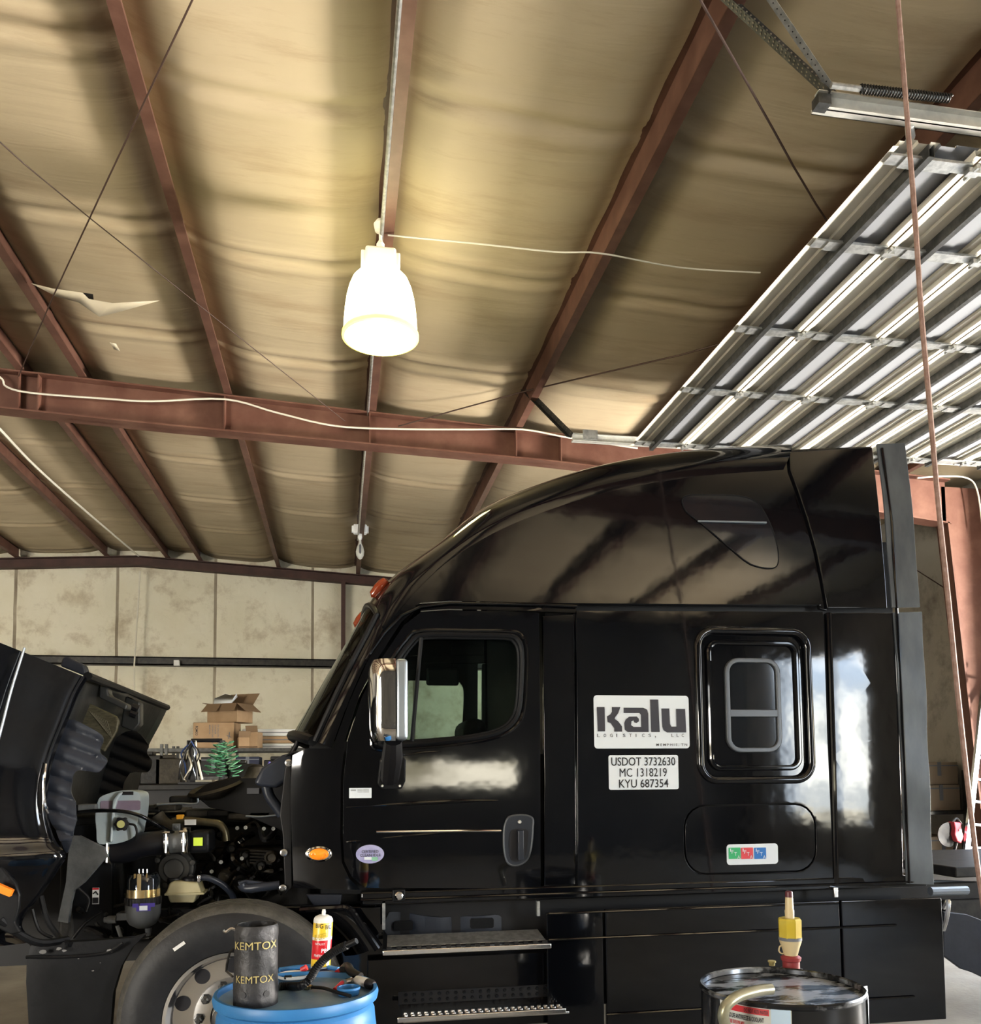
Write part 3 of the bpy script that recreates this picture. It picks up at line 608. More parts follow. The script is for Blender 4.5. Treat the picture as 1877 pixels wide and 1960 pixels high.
bm = BM(); tube(bm, on(QL([(1588, 1172), (1594, 1440), (1601, 1695)]), off=.0), .016, 10); obj('sleeper_corner_bead', bm, PAINT, tk)
bm = BM(); p = S(1598, 1708, YS-.02); box(bm, (p.x-.012, YS-.03, p.z-.03), (p.x+.014, YS, p.z+.03)); obj('skirt_latch', bm, STEEL, tk, bev=.004)
# dark core behind the panels
bm = BM(); x0 = Q(1046, 1400)[0]
box(bm, (x0+.03, YS+.12, 1.0), (3.40, YF-.12, 3.1)); obj('sleeper_core', bm, PLASTD, tk)
bm = BM(); box(bm, (x0+.75, YS+.4, 3.2), (3.40, YF-.4, 3.42)); obj('roof_core', bm, PLASTD, tk)
bm = BM(); box(bm, (-.1, YS+.12, 1.02), (x0+.04, YF-.12, 1.78)); box(bm, (-.17, YS+.25, 1.1), (.1, YF-.25, 1.86)); obj('cab_lower_core', bm, PLASTD, tk)
bm = BM()
for i in range(1): pass
skin(bm, 22, 50, 20); 
for v in bm.verts: v.co.z -= .10; v.co.y = YC+(v.co.y-YC)*.94
obj('cab_headliner', bm, PLASTD, tk)
# interior seen through the window
bm = BM(); p = S(795, 1408, 5.2); c = Vector((.28, 5.25, 1.80)); 
pts = [c+Vector((-.10*math.cos(a)*1.0, .21*math.sin(a), .2*math.cos(a))) for a in [2*PI*k/28 for k in range(28)]]
looptube(bm, pts, .014); obj('steering_wheel', bm, PLAST, tk)
bm = BM(); c = S(845, 1297, 6.8); box(bm, (c.x-.13, 6.72, c.z-.07), (c.x+.13, 6.76, c.z+.07)); obj('sun_visor', bm, PLAST, tk, bev=.03)
bm = BM(); box(bm, (.72, 5.0, 1.7), (.86, 5.5, 2.0)); obj('seat_back', bm, PLAST, tk, bev=.06)
# marker lamps on the brow
def topx(P):
    v = P-Vector((0, 0, EYE)); return v.dot(_R)/v.dot(_F)
for i_, j_, o_ in ((19, 11, (-.5, -.6, .25)), (15, 22, (-.85, -.1, .3)), (15, 30, (-.85, .1, .3))):
    p = skinpt(i_, j_); d = (skinpt(i_+3, j_)-p).normalized(); bm = BM(); lathe(bm, [(.0, -.06), (.026, -.045), (.034, 0), (.034, .04), (.024, .07), (0, .08)], p+Vector(o_)*.022, d, 16); obj('roof_marker_lamp', bm, AMBERD, tk, label='dark amber roof marker lamp')
# side trim and decals on the body
wt = lambda n, s, px, m, par, **k: wtext(n, s, px, m, par, **k)
def decal(name, px, m, par, r=.012, off=.003, label=None, Y=YS, poly=None):
    a = Q(px[0], px[3], Y); b = Q(px[2], px[1], Y)
    return panel(name, poly or rr(a[0], a[1], b[0], b[1], r), m, par, Y=Y-off, cut=.1, thick=.001, bev=0, label=label)
ks = decal('company_sign', (1137, 1332, 1317, 1433), PAPER, tk, .02, label='white KALU LOGISTICS sign')
def kx(u): return Q(1137+(u-352)/(905-352)*180, 1380)[0]
def kz(v): return Q(1227, 1332+(v-642)/(948-642)*101)[1]
def glyph(loops):
    bm = BM()
    for lp in loops:
        if isinstance(lp[0][0], (int, float)): lp = [lp]
        b2 = BM(); fill2d(b2, [[(kx(a), kz(b)) for a, b in q] for q in lp], 0)
        me = bpy.data.meshes.new('g'); b2.to_mesh(me); b2.free(); bm.from_mesh(me); bpy.data.meshes.remove(me)
    for v in bm.verts: v.co.y = YS-.007+bend(v.co.x, v.co.z)
    return bm
K1 = [(366, 708), (412, 708), (412, 848), (370, 848)]
K2 = [(455, 708), (505, 708), (490, 745), (472, 768), (470, 775), (490, 790), (512, 820), (512, 850), (466, 850), (466, 830), (445, 800), (428, 795), (425, 762), (445, 750), (455, 735)]
A1 = [[(524, 711), (640, 711), (662, 722), (668, 745), (668, 852), (545, 852), (528, 838), (526, 800), (535, 780), (555, 763), (600, 762), (612, 775), (612, 790), (598, 800), (585, 797), (580, 785), (568, 790), (566, 812), (580, 822), (625, 822), (625, 752), (616, 742), (524, 742)]]
L1 = [(680, 663), (728, 663), (733, 852), (683, 852)]
U1 = [(746, 715), (792, 715), (794, 805), (802, 820), (832, 820), (832, 717), (885, 717), (888, 854), (775, 854), (755, 840), (749, 820)]
obj('company_name', glyph([K1, K2, A1[0], L1, U1]), mat('sign_lettering', (.045, .045, .06), .5), ks, smooth=0)
SL = bpy.data.materials['sign_lettering']
for s, a, b in (('LOGISTICS,', 366, 742), ('LLC', 802, 892)):   # letters spaced out
    n = len(s)
    for i, chh in enumerate(s):
        if chh == ' ': continue
        w = (b-a)/n; u = a+w*i
        bm = textfit(chh, kx(u), kx(u+(w*.10 if chh == 'I' else w*.14 if chh == ',' else w*.40)), kz(880 if chh != ',' else 888), kz(862 if chh != ',' else 874), .0)
        for v in bm.verts: v.co.y = YS-.007+bend(v.co.x, v.co.z)
        me = bpy.data.meshes.new('g'); bm.to_mesh(me); bm.free()
        if i == 0: acc = BM()
        acc.from_mesh(me); bpy.data.meshes.remove(me)
    obj('company_line', acc, SL, ks, smooth=0)
bm = textfit('M E M P H I S ,  T N', kx(712), kx(892), kz(935), kz(919), .008)
for v in bm.verts: v.co.y = YS-.007+bend(v.co.x, v.co.z)
obj('city_line', bm, SL, ks, smooth=0)
us = decal('registration_sign', (1165, 1445, 1297, 1512), PAPER, tk, .012, label='white USDOT number sign')
wt('usdot_line', 'USDOT 3732630', (1169, 1449, 1291, 1466), INK, us, bold=.005); wt('mc_line', 'MC 1318219', (1185, 1470, 1275, 1487), INK, us, bold=0.); wt('kyu_line', 'KYU 687354', (1184, 1491, 1278, 1508), INK, us, bold=.005)
ft = decal('tax_stickers', (1391, 1614, 1488, 1656), PAPER, lk, .02, label='white strip with three coloured stickers')
for i, (a, col) in enumerate(((1394, (.05, .5, .2)), (1418, (.75, .08, .1)), (1443, (.03, .2, .6)))):
    q_ = decal('fuel_tax_sticker', (a, 1622, a+22, 1644), mat('sticker_%s' % ('green', 'red', 'blue')[i], col, .45), lk, .003, off=.006)
    for chh, px in (('I', (a+2, 1624, a+3.5, 1630)), ('F', (a+5, 1627, a+9, 1634)), ('T', (a+10, 1631, a+15, 1638)), ('A', (a+16, 1637, a+21, 1643))): wt('sticker_letter', chh, px, PAPER, q_, off=.010)
ds = decal('door_sticker', (668, 1508, 711, 1528), PAPER, dr, .003, label='small white notice sticker')
for i in range(3): wt('notice_line', 'xxxxx xxxxxx', (684, 1510+i*2.6, 706, 1511.6+i*2.6), INKG, ds)
wt('notice_line', 'xxxxxx', (671, 1511, 681, 1514), INKG, ds)
a = Q(708, 1635); rx = Q(735, 1635)[0]-a[0]; rz = a[1]-Q(708, 1653)[1]
VIO = mat('violet_sticker', (.36, .36, .62), .35, col2=(.5, .5, .75), scale=20)
ov = decal('clean_idle_sticker', (0, 0, 1, 1), VIO, dr, poly=[(a[0]+rx*math.cos(t_*PI/18), a[1]+rz*math.sin(t_*PI/18)) for t_ in range(36)], label='oval violet CERTIFIED CLEAN IDLE sticker')
wt('sticker_line', 'CERTIFIED', (692, 1627, 724, 1633), INK, ov, off=.008); wt('sticker_line', 'CLEAN IDLE', (689, 1634, 728, 1640), INK, ov, off=.008)
decal('serial_tab', (697, 1640, 711, 1646), PAPER, ov, .001, off=.008); decal('green_spot', (711, 1640, 723, 1648), mat('pale_green', (.3, .6, .45), .5), ov, .008, off=.007)
bm = BM(); tube(bm, on(QL([(720, 1592), (800, 1591), (880, 1590), (958, 1590)]), off=.012), .007, 8); obj('door_moulding', bm, CHROME, dr, label='thin chrome door strip')
# creases pressed in the door
for pts, r in (([(662, 1546), (780, 1538), (880, 1533), (955, 1532)], .012), ([(725, 1605), (800, 1598), (880, 1592)], .008), ([(662, 1612), (690, 1610)], .008), ([(740, 1452), (800, 1441), (850, 1438)], .006)):
    bm = BM(); P = spl(on(QL(pts), off=-.003), 6); n = len(P); tube(bm, P, [r*math.sin(PI*(.05+.9*i/(n-1)))+.001 for i in range(n)], 10); obj('door_crease', bm, PAINT, dr)
# amber side lamp
p = S(610, 1636, YS); pb = p.copy(); pb.y += bend(p.x, p.z)
bm = BM(); lathe(bm, [(.0, -.0), (1, .0), (.98, .012), (.8, .02)], (0, 0, 0), (0, -1, 0), 28)
for v in bm.verts: v.co = Vector((v.co.x*.072, v.co.y, v.co.z*.042))+pb
sm = obj('side_marker_lamp', bm, CHROME, tk)
bm = BM(); lathe(bm, [(1, .0), (.95, .012), (.6, .025), (0, .03)], (0, 0, 0), (0, -1, 0), 28)
for v in bm.verts: v.co = Vector((v.co.x*.054, v.co.y-.012, v.co.z*.032))+pb
obj('lamp_lens', bm, AMBER, sm, label='amber lens')
bm = BM()
for i in range(3):
    for dx, dz in ((-.028, 0), (0, .006), (.028, 0), (-.014, -.016), (.014, -.016)): lathe(bm, [(.008, 0), (.006, .003), (0, .003)], pb+Vector((dx, -.036, dz)), (0, -1, 0), 10)
    break
obj('lamp_diodes', bm, ORANGE, sm)
# door handle
a0 = Q(993, 1607); hp = [(v.x, v.z) for v in spl([(a, 0, b) for a, b in QL([(975, 1563), (1000, 1560), (1018, 1566), (1019, 1585), (1016, 1620), (1008, 1645), (990, 1656), (972, 1652), (965, 1630), (964, 1595), (967, 1575)])], 4, True)]
hn = panel('handle_plate', hp, LINER, dr, Y=YS-.012, thick=.02, bev=.005, cut=0)
bm = BM(); looptube(bm, on(scale2(hp, 1.0), off=.008), .006); obj('handle_rim', bm, GREYF, hn)
cup = scale2(hp, .66); panel('handle_cup', [(x, z-.03) for x, z in cup], INK, hn, Y=YS-.016, thick=.004, bev=0, cut=0)
bm = BM(); c0 = S(993, 1588, YS); c1 = S(992, 1645, YS); box(bm, (c0.x-.016, YS-.055, c1.z), (c0.x+.016, YS-.03, c0.z)); box(bm, (c0.x-.012, YS-.04, c0.z-.02), (c0.x+.012, YS, c0.z)); box(bm, (c0.x-.012, YS-.04, c1.z), (c0.x+.012, YS, c1.z+.02)); obj('pull_handle', bm, LINER, hn, bev=.005)
bm = BM(); bolt(bm, S(993, 1573, YS)+Vector((0, -.012, 0)), .012); obj('key_lock', bm, STEEL, hn)
p = S(763, 1714, YS-.03); bm = BM(); box(bm, (p.x-.034, YS-.04, p.z-.032), (p.x+.034, YS-.0, p.z+.032)); lc = obj('rocker_lock', bm, PLAST, tk, bev=.006)
bm = BM(); lathe(bm, [(.022, 0), (.022, .008), (.015, .014), (0, .014)], (p.x, YS-.04, p.z), (0, -1, 0), 20); obj('lock_cylinder', bm, CHROME, lc)
# side mirror
YM = 4.36; mx0, mx1 = S(706, 1330, YM).x, S(757, 1330, YM).x; mx2 = S(780, 1330, YM).x; mz1, mz0 = S(740, 1260, YM).z, S(740, 1418, YM).z
bm = BM(); out = []
def mir(u, v):
    a = PI*u; X = mx1-(mx1-mx0)*math.sin(a)**.45; Y = YM+.15-.17*math.cos(a)
    k = 1-(abs(2*v-1))**7*.14; zc = (mz0+mz1)/2; return Vector((mx1-(mx1-X)*k, YM+.15+(Y-YM-.15)*k, zc+(mz1-mz0)*(v-.5)))
grid(bm, mir, 24, 22)
lo = [mir(i/24, 0) for i in range(25)]; hi = [mir(i/24, 1) for i in range(25)]
bm.faces.new([bm.verts.new(p) for p in lo]); bm.faces.new([bm.verts.new(p) for p in hi])
bmesh.ops.remove_doubles(bm, verts=bm.verts, dist=.0005)
mh = obj('side_mirror', bm, CHROME, tk, smooth=50, label='chrome-backed side mirror')
bm = BM(); box(bm, (mx1, YM-.022, mz0+.004), (mx2, YM+.33, mz1-.002)); obj('mirror_bezel', bm, SATIN, mh, bev=.018)
bm = BM(); box(bm, (mx2-.001, YM, mz0+.03), (mx2+.002, YM+.30, mz1-.03)); obj('mirror_glass', bm, CHROME, mh)
bx = S(748, 1475, YS); bm = BM()
P = QL([(727, 1452), (735, 1447), (770, 1447), (776, 1455), (775, 1495), (768, 1510), (730, 1510), (722, 1500)]); 
mb = panel('mirror_mount', P, PLAST, tk, Y=YS-.035, thick=.04, bev=.008, cut=0)
bm = BM(); a = S(752, 1418, 4.45); b = S(746, 1490, YS-.06); tube(bm, [a, a+Vector((0, .06, -.08)), b], [.045, .055, .05], 10); tube(bm, [S(745, 1400, 4.5), a], .04, 10); obj('mirror_arm', bm, PLASTD, mb)
bm = BM()
for px in ((730, 1457), (765, 1455), (731, 1504), (764, 1504)): bolt(bm, S(*px, YS)+Vector((0, -.03, 0)), .009)
split('mount_screw', bm, STEEL, mb, smooth=0)
# skirts
def flat(x, z): return 0
s0 = Q(1048, 1800, 4.66)[0]; zt = Q(1300, 1733, 4.66)[1]
skz = .2
def sk(name, px0, px1, pyt0, pyt1, cut=.15):
    a = Q(px0, pyt0, 4.66); b = Q(px1, pyt1, 4.66); return panel(name, [(a[0], skz), (a[0], a[1]), (b[0], b[1]), (b[0], skz)], PAINTW, tk, Y=4.66, fn=lambda x, z: .02*(z-.6)**2, cut=cut, bev=.006, smooth=60)
sk('side_skirt', 1046, 1153, 1748, 1744); s1 = sk('side_skirt', 1158, 1606, 1741, 1724); sk('side_skirt', 1610, 1802, 1724, 1719)
for y0, y1, xa, xb in ((1799, 1779, 1050, 1715), (1749, 1729, 1050, 1604), (1942, 1920, 1160, 1750)):
    bm = BM(); a = S(xa, y0, 4.655); b = S(xb, y1, 4.655); b.z = a.z; tube(bm, [a, b], .007, 8); obj('skirt_bead', bm, PAINT, tk)
bm = BM(); a = S(690, 1722, 4.7); b = S(1775, 1690, 4.7); z = a.z+.02; box(bm, (a.x, YS+.0, z-.055), (b.x, YS+.1, z+.02)); obj('body_sill', bm, PAINT, tk, bev=.012)
bm = BM(); tube(bm, [(a.x, YS-.008, z-.022), (b.x, YS-.008, z-.022)], .007, 8); obj('sill_bead', bm, PAINT, tk)
bm = BM(); xa = Q(705, 1800)[0]; xb = Q(1048, 1800)[0]
box(bm, (xa, 4.72, .3), (xb, 4.76, S(900, 1830, 4.72).z)); obj('step_skirt', bm, PAINT, tk)
bm = BM(); box(bm, (xa, 4.95, S(900, 1840, 4.9).z), (xb, 5.0, 1.02)); obj('step_recess', bm, PLASTD, tk)
# black storage moulding in the upper step recess
bm = BM(); P = [(v.x, v.z) for v in spl([(a, 0, b) for a, b in QL([(742, 1790), (742, 1750), (760, 1745), (840, 1755), (920, 1752), (955, 1752), (968, 1770), (965, 1780), (940, 1784), (850, 1788)], 4.85)], 3, True)]
mo = panel('step_box', P, LINER, tk, Y=4.84, fn=lambda x, z: .012*math.sin(x*22), thick=.1, bev=.012, cut=.03)
for a, b, c, d in ((754, 1763, 790, 1782), (900, 1757, 945, 1778)): panel('box_panel', rr(*Q(a, d, 4.82), *Q(c, b, 4.82), .012), PLAST, mo, Y=4.822, fn=flat, cut=0, thick=.02, bev=.005)
bm = BM(); c = S(1005, 1758, 4.9); lathe(bm, [(.045, 0), (.04, .01), (0, .012)], c, (0, -1, 0), 20); obj('round_port', bm, SATIN, tk)
bm = BM(); x0 = S(744, 1800, 4.6).x; x1 = S(1040, 1800, 4.6).x; zb = S(742, 1800, 4.72).z; zf = S(735, 1824, 4.56).z
st = thing
def quad(bm, *p): bm.faces.new([bm.verts.new(q) for q in p])
quad(bm, (x0, 4.74, zb+.02), (x1, 4.74, zb+.02), (x1+.01, 4.60, zf+.022), (x0-.01, 4.60, zf+.022)); step = obj('upper_step', bm, GALV, tk, sol=.004, smooth=0)
bm = BM(); box(bm, (x0-.035, 4.545, zf-.012), (x1+.03, 4.60, zf+.014)); obj('step_edge', bm, ALU, step, bev=.004)
bm = BM()
for k in range(17): xx = x0-.0+(x1-x0)*k/16; box(bm, (xx-.012, 4.565, zf+.013), (xx+.012, 4.585, zf+.026))
obj('grip_strip', bm, DSTEEL, step, smooth=0)
for px in (734, 1029):
    bm = BM(); p = S(px, 1742, 4.72); box(bm, (p.x-.008, 4.70, p.z-.10 if px < 800 else p.z-.03), (p.x+.008, 4.73, p.z+.05)); obj('step_bracket', bm, GALV, step, smooth=0)
x0 = S(770, 1950, 4.55).x; x1 = S(1078, 1940, 4.55).x; zf = S(900, 1944, 4.50).z
bm = BM(); box(bm, (x0-.03, 4.49, zf-.014), (x1+.0, 4.51, zf+.012)); box(bm, (x0, 4.50, zf-.02), (x1+.02, 4.78, zf-.006)); lst = obj('lower_step', bm, ALU, tk, bev=.004)
bm = BM()
for r in range(3):
    for k in range(24): c = Vector((x0+.02+(x1-x0-.03)*k/23, 4.53+.045*r, zf-.006)); lathe(bm, [(.012, 0), (.009, .008), (.005, .008)], c, (0, 0, 1), 8)
obj('raised_grip_rings', bm, ALU, lst)
bm = BM(); box(bm, (x0-.01, 4.715, zf+.02), (x1-.02, 4.725, zf+.085)); bk = obj('kick_plate', bm, PLASTD, lst)
bm = BM()
for r in range(2):
    for k in range(18): lathe(bm, [(.010, 0), (.007, .006), (0, .006)], (x0+.03+(x1-x0-.09)*k/17, 4.715, zf+.038+.03*r), (0, -1, 0), 8)
obj('kick_studs', bm, PLAST, bk)
# fender return behind the wheel
bm = BM(); a = [S(640, 1738, 4.62), S(668, 1742, 4.6), S(692, 1775, 4.58), S(716, 1815, 4.56)]; b = [S(560, 1745, 4.75), S(600, 1765, 4.75), S(640, 1800, 4.75), S(660, 1830, 4.75)]
A = spl(a, 5); B_ = spl(b, 5); V = [[bm.verts.new(p.lerp(q, k/6)+Vector((0, -.05*math.sin(PI*k/6), 0))) for k in range(7)] for p, q in zip(A, B_)]
for i in range(len(A)-1):
    for j in range(6): bm.faces.new((V[i][j], V[i][j+1], V[i+1][j+1], V[i+1][j]))
obj('fender_extension', bm, PAINT, tk, smooth=60)
bm = BM(); tube(bm, spl([S(575, 1742, 4.66), S(640, 1738, 4.6), S(668, 1740, 4.57), S(690, 1770, 4.55), S(722, 1817, 4.54)], 5), .018, 8)
tube(bm, spl([S(660, 1738, 4.66), S(700, 1775, 4.64), S(728, 1812, 4.62)], 5), .014, 8); obj('fender_lip', bm, PAINT, tk)
panel('fender_backing', QL([(540, 1735), (735, 1735), (730, 1960), (640, 2000), (540, 2000)], 4.8), PAINT, tk, Y=4.8, fn=flat, cut=.2)
panel('inner_fender', QL([(585, 1712), (655, 1712), (650, 1738), (605, 1742)], 4.75), LINER, tk, Y=4.75, fn=flat, cut=0)
# chassis
bm = BM(); box(bm, (-1.9, 5.3, .62), (8.6, 5.38, .9)); box(bm, (-1.9, 6.3, .62), (8.6, 6.38, .9)); split('frame_rail', bm, PLASTD, tk)
bm = BM(); box(bm, (.2, 4.85, .35), (3.4, 6.9, 1.0)); obj('underbody', bm, PLASTD, tk)
bm = BM(); box(bm, (-.75, 4.6, .42), (-.6, 7.0, .55)); obj('front_axle', bm, PLASTD, tk)
# front wheel
WY = 4.35; wc = S(443, 1952, WY); WR = .535
def wheel(c, name='front_wheel', out=-1, label=None, full=True):
    a = (0, out, 0); k = WR/.535; bm = BM()
    lathe(bm, [(.315, -.02), (.32, .0), (.36, .012), (.42, .018), (.47, .012), (.502, -.006)], c, a, 72, cap=False); ty = obj(name, bm, RUBBER, tk, label=label)
    bm = BM(); pr = [(.502, -.006), (.512, -.012), (.527, -.035), (.533, -.055)]
    for j in range(4): h = -.07-.055*j; pr += [(.536, h), (.536, h-.035), (.525, h-.038), (.525, h-.05)]
    pr += [(.525, -.29), (.45, -.31), (.32, -.3)]
    lathe(bm, pr, c, a, 72, cap=False); obj('tread', bm, TREAD, ty)
    if not full: return ty
    bm = BM(); lathe(bm, [(.318, -.02), (.316, .004), (.30, .006), (.295, -.01), (.288, -.03), (.285, -.045), (.278, -.052), (.19, -.062), (.18, -.06), (.14, -.05), (.105, -.05), (.10, -.07), (.0, -.07)], c, a, 64, cap=False); rim = obj('rim', bm, ALU, ty, label='polished aluminium rim')
    bm = BM()
    for i in range(10):
        t_ = 2*PI*(i+.5)/10; cc = c+Vector((math.cos(t_)*.245, 0, math.sin(t_)*.245))
        cc.y = c.y+out*(-.055)
        lathe(bm, [(.036, 0), (.036, .004), (0, .004)], cc, a, 20)
    split('hand_hole', bm, INK, rim, smooth=0)
    bm = BM()
    for i in range(10):
        t_ = 2*PI*i/10; cc = Vector((c.x+math.cos(t_)*.155, c.y+out*(-.052), c.z+math.sin(t_)*.155)); lathe(bm, [(.026, 0), (.02, .012), (.018, .012), (.018, .035), (.01, .04), (.01, .05), (0, .05)], cc, a, 6)
    split('lug_nut', bm, GALVD, rim, smooth=0)
    bm = BM(); lathe(bm, [(.095, -.06), (.09, .03), (.06, .05), (0, .05)], c, a, 24); obj('hub', bm, DSTEEL, rim)
    return ty
ty = wheel(wc, label='front tyre beside the blue drum'); bm = BM(); p = wc+Vector((-.24, -.02, .36)); box(bm, (-.03, -.002, -.008), (.03, 0, .008), Matrix.Translation(p) @ Matrix.Rotation(-.6, 4, 'Y')); obj('tyre_sticker', bm, WHITEP, ty)
wheel(Vector((wc.x, 7.1, wc.z)), out=1, full=False)
for px in (6.0, ): wheel(Vector((px, 4.55, .52)), 'rear_wheel'); wheel(Vector((px+1.3, 4.55, .52)), 'rear_wheel', full=False)
# rear deck bits seen past the side fairing
bm = BM(); a = S(1782, 1690, 4.9); b = S(1877, 1665, 5.6); tube(bm, [S(1780, 1706, 5.0), S(1850, 1704, 5.0)], .028, 10); tube(bm, [S(1778, 1689, 5.4), S(1860, 1692, 5.4)], .02, 10); obj('deck_tubes', bm, SATIN, tk)
bm = BM(); 
for q_ in ([(1800, 1700), (1850, 1700), (1900, 1760), (1950, 1800), (1950, 1870), (1800, 1870)],): 
    pass
box(bm, (S(1802, 1725, 5.3).x, 5.28, .55), (7, 5.4, S(1802, 1722, 5.3).z)); box(bm, (S(1830, 1700, 5.2).x, 5.2, .95), (5.6, 6.4, 1.02)); obj('rear_frame', bm, DSTEEL, tk, bev=.01)
panel('mud_flap', QL([(1806, 1745), (1850, 1750), (1890, 1765), (1900, 1880), (1862, 1862), (1840, 1855), (1806, 1830)], 5.1), LINER, tk, Y=5.1, fn=flat, cut=0)
bm = BM(); tube(bm, spl([S(1805, 1738, 4.95), S(1815, 1725, 4.9), S(1812, 1755, 4.9), S(1805, 1780, 4.95)], 4), .014, 6); obj('air_fitting', bm, STEEL, tk)
# ---------------------------------------------------------------- hood, tilted forward
hl = [(168, 1298), (150, 1330), (128, 1385), (110, 1430), (97, 1475), (91, 1520), (92, 1560), (104, 1605), (126, 1636), (112, 1665), (80, 1712), (48, 1752), (44, 1778), (72, 1802)]
lipc = spl([S(a, b, 4.45) for a, b in hl], 5)
cross = [(0, 0), (-.012, -.03), (-.045, -.052), (-.10, -.075), (-.20, -.14), (-.30, -.19), (-.42, -.235), (-.55, -.25), (-.75, -.21), (-1.05, -.1), (-1.45, .15), (-1.8, .5)]
bm = BM(); n = len(lipc); V = []
for i, p in enumerate(lipc):
    t_ = i/(n-1); row = []
    k = 1 if t_ < .62 else 1-.55*(t_-.62)/.38
    for dx, dy in cross:
        z = p.z+ (-dx)*(.42*max(0, 1-t_*1.7))    # the top edge climbs away from the lip
        row.append(bm.verts.new((p.x+dx*k, p.y+dy*k, z)))
    V.append(row)
for i in range(n-1):
    for j in range(len(cross)-1): bm.faces.new((V[i][j], V[i+1][j], V[i+1][j+1], V[i][j+1]))
hood = obj('hood', bm, PAINT, tk, smooth=50, label='glossy black hood tilted forward')
md = hood.modifiers.new('sub', 'SUBSURF'); md.levels = md.render_levels = 2
bm = BM(); tube(bm, spl([S(88, 1462, 4.4), S(84, 1500, 4.38), S(86, 1540, 4.38), S(92, 1556, 4.4)], 4), .007, 6); obj('lip_highlight', bm, CHROME, hood)  # bright tube painted in for the highlight along the fender lip
bm = BM(); tube(bm, spl([S(-20, 1475, 4.18), S(0, 1405, 4.2), S(22, 1320, 4.22), S(47, 1240, 4.25)], 5), .006, 6); obj('hood_seam', bm, SATIN, hood)
# underside of the hood
near = spl([S(a, b, 4.62) for a, b in ((150, 1292), (138, 1345), (122, 1400), (112, 1460), (108, 1520), (118, 1600))], 4)
far = spl([S(a, b, 6.8) for a, b in ((321, 1355), (305, 1388), (284, 1428), (275, 1460), (262, 1520), (240, 1600))], 4)
bm = BM(); V = [[bm.verts.new(p.lerp(q, k/12)+Vector((-.10*math.sin(PI*k/12)*(i/len(near)), 0, 0))) for k in range(13)] for i, (p, q) in enumerate(zip(near, far))]
for i in range(len(near)-1):
    for j in range(12): bm.faces.new((V[i][j], V[i+1][j], V[i+1][j+1], V[i][j+1]))
HIN = mat('hood_inner_grey', (.020, .021, .021), .45, col2=(.035, .036, .036), scale=6, bump=.1)
hi = obj('hood_underside', bm, HIN, hood, sol=.012, smooth=50)
def hp2(px, py, u): return S(px, py, 4.5+2.3*u)
bm = BM(); tube(bm, [S(168, 1294, 4.55), S(240, 1322, 5.6), S(320, 1354, 6.75)], .022, 8); obj('hood_rear_edge', bm, PLAST, hood)
panel('cowl_duct', QL([(118, 1262), (126, 1255), (160, 1272), (165, 1290), (158, 1292), (115, 1275)], 4.8), LINER, hood, Y=4.8, fn=flat, cut=0, bev=.01, thick=.08)
for i, (pp, Y_) in enumerate((([(190, 1310), (206, 1317), (208, 1330), (245, 1348), (242, 1360), (188, 1334)], 5.0), ([(240, 1332), (268, 1344), (268, 1385), (255, 1400), (230, 1390), (238, 1340)], 5.5))):
    panel('inner_duct', QL(pp, Y_), mat('duct_grey%d' % i, (.035, .038, .04), .4), hi, Y=Y_, fn=flat, cut=0, bev=.012, thick=.1)
bm = BM(); 
for a_, b_ in (((252, 1352), (264, 1357)), ((250, 1364), (262, 1369))): tube(bm, [S(*a_, 5.49), S(*b_, 5.49)], .022, 8)
obj('duct_slots', bm, INK, hi)
SCR = mat('dirty_screen', (.06, .055, .035), .5, .4, col2=(.13, .12, .08), scale=30, stretch=(1, 1, 4))
panel('intake_screen', QL([(158, 1345), (166, 1344), (222, 1370), (228, 1380), (224, 1400), (200, 1440), (165, 1420), (152, 1380)], 4.95), SCR, hi, Y=4.95, fn=flat, cut=0, thick=.03, bev=.01)
bm = BM()
for i in range(9): a = S(172+i*4, 1362+i*2, 4.945); b = S(190+i*3.2, 1384+i*4, 4.945); tube(bm, [a, b], .0012, 4)
obj('screen_scratches', bm, mat('scratch', (.2, .19, .14), .5), hi)
# corrugated splash liners
def liner(name, pts, Y, m, label, rib=37, amp=.02):
    c = [(v.x, v.z) for v in spl([(a, 0, b) for a, b in QL(pts, Y)], 3, True)]
    return panel(name, c, m, hood, Y=Y, fn=lambda x, z: -amp*abs(math.sin((z+.42*x)*rib))**.6*(1 if z > 1.36 else .2), cut=.014, thick=.012, bev=0, smooth=70, label=label)
L1 = [(133, 1378), (165, 1388), (197, 1408), (196, 1425), (193, 1440), (205, 1452), (203, 1465), (190, 1478), (172, 1477), (150, 1475), (140, 1490), (138, 1515), (146, 1540), (147, 1570), (140, 1600), (130, 1630), (124, 1628), (112, 1598), (98, 1570), (92, 1540), (93, 1500), (100, 1450), (115, 1410)]
liner('splash_liner', L1, 4.5, LINER, 'blue-grey corrugated splash liner of the near wheel arch')
liner('splash_liner', [(233, 1405), (262, 1400), (284, 1425), (282, 1440), (292, 1460), (282, 1478), (250, 1480), (235, 1510), (225, 1560), (180, 1570), (170, 1530), (185, 1470), (210, 1430)], 5.9, PLASTD, 'dark corrugated splash liner of the far wheel arch')
panel('hood_gap_shade', QL([(0, 1640), (60, 1560), (150, 1540), (170, 1620), (140, 1812), (60, 1812), (20, 1780)], 5.1), PLASTD, hood, Y=5.1, fn=flat, cut=0)  # dark sheet added to keep the shaded gap behind the hood black
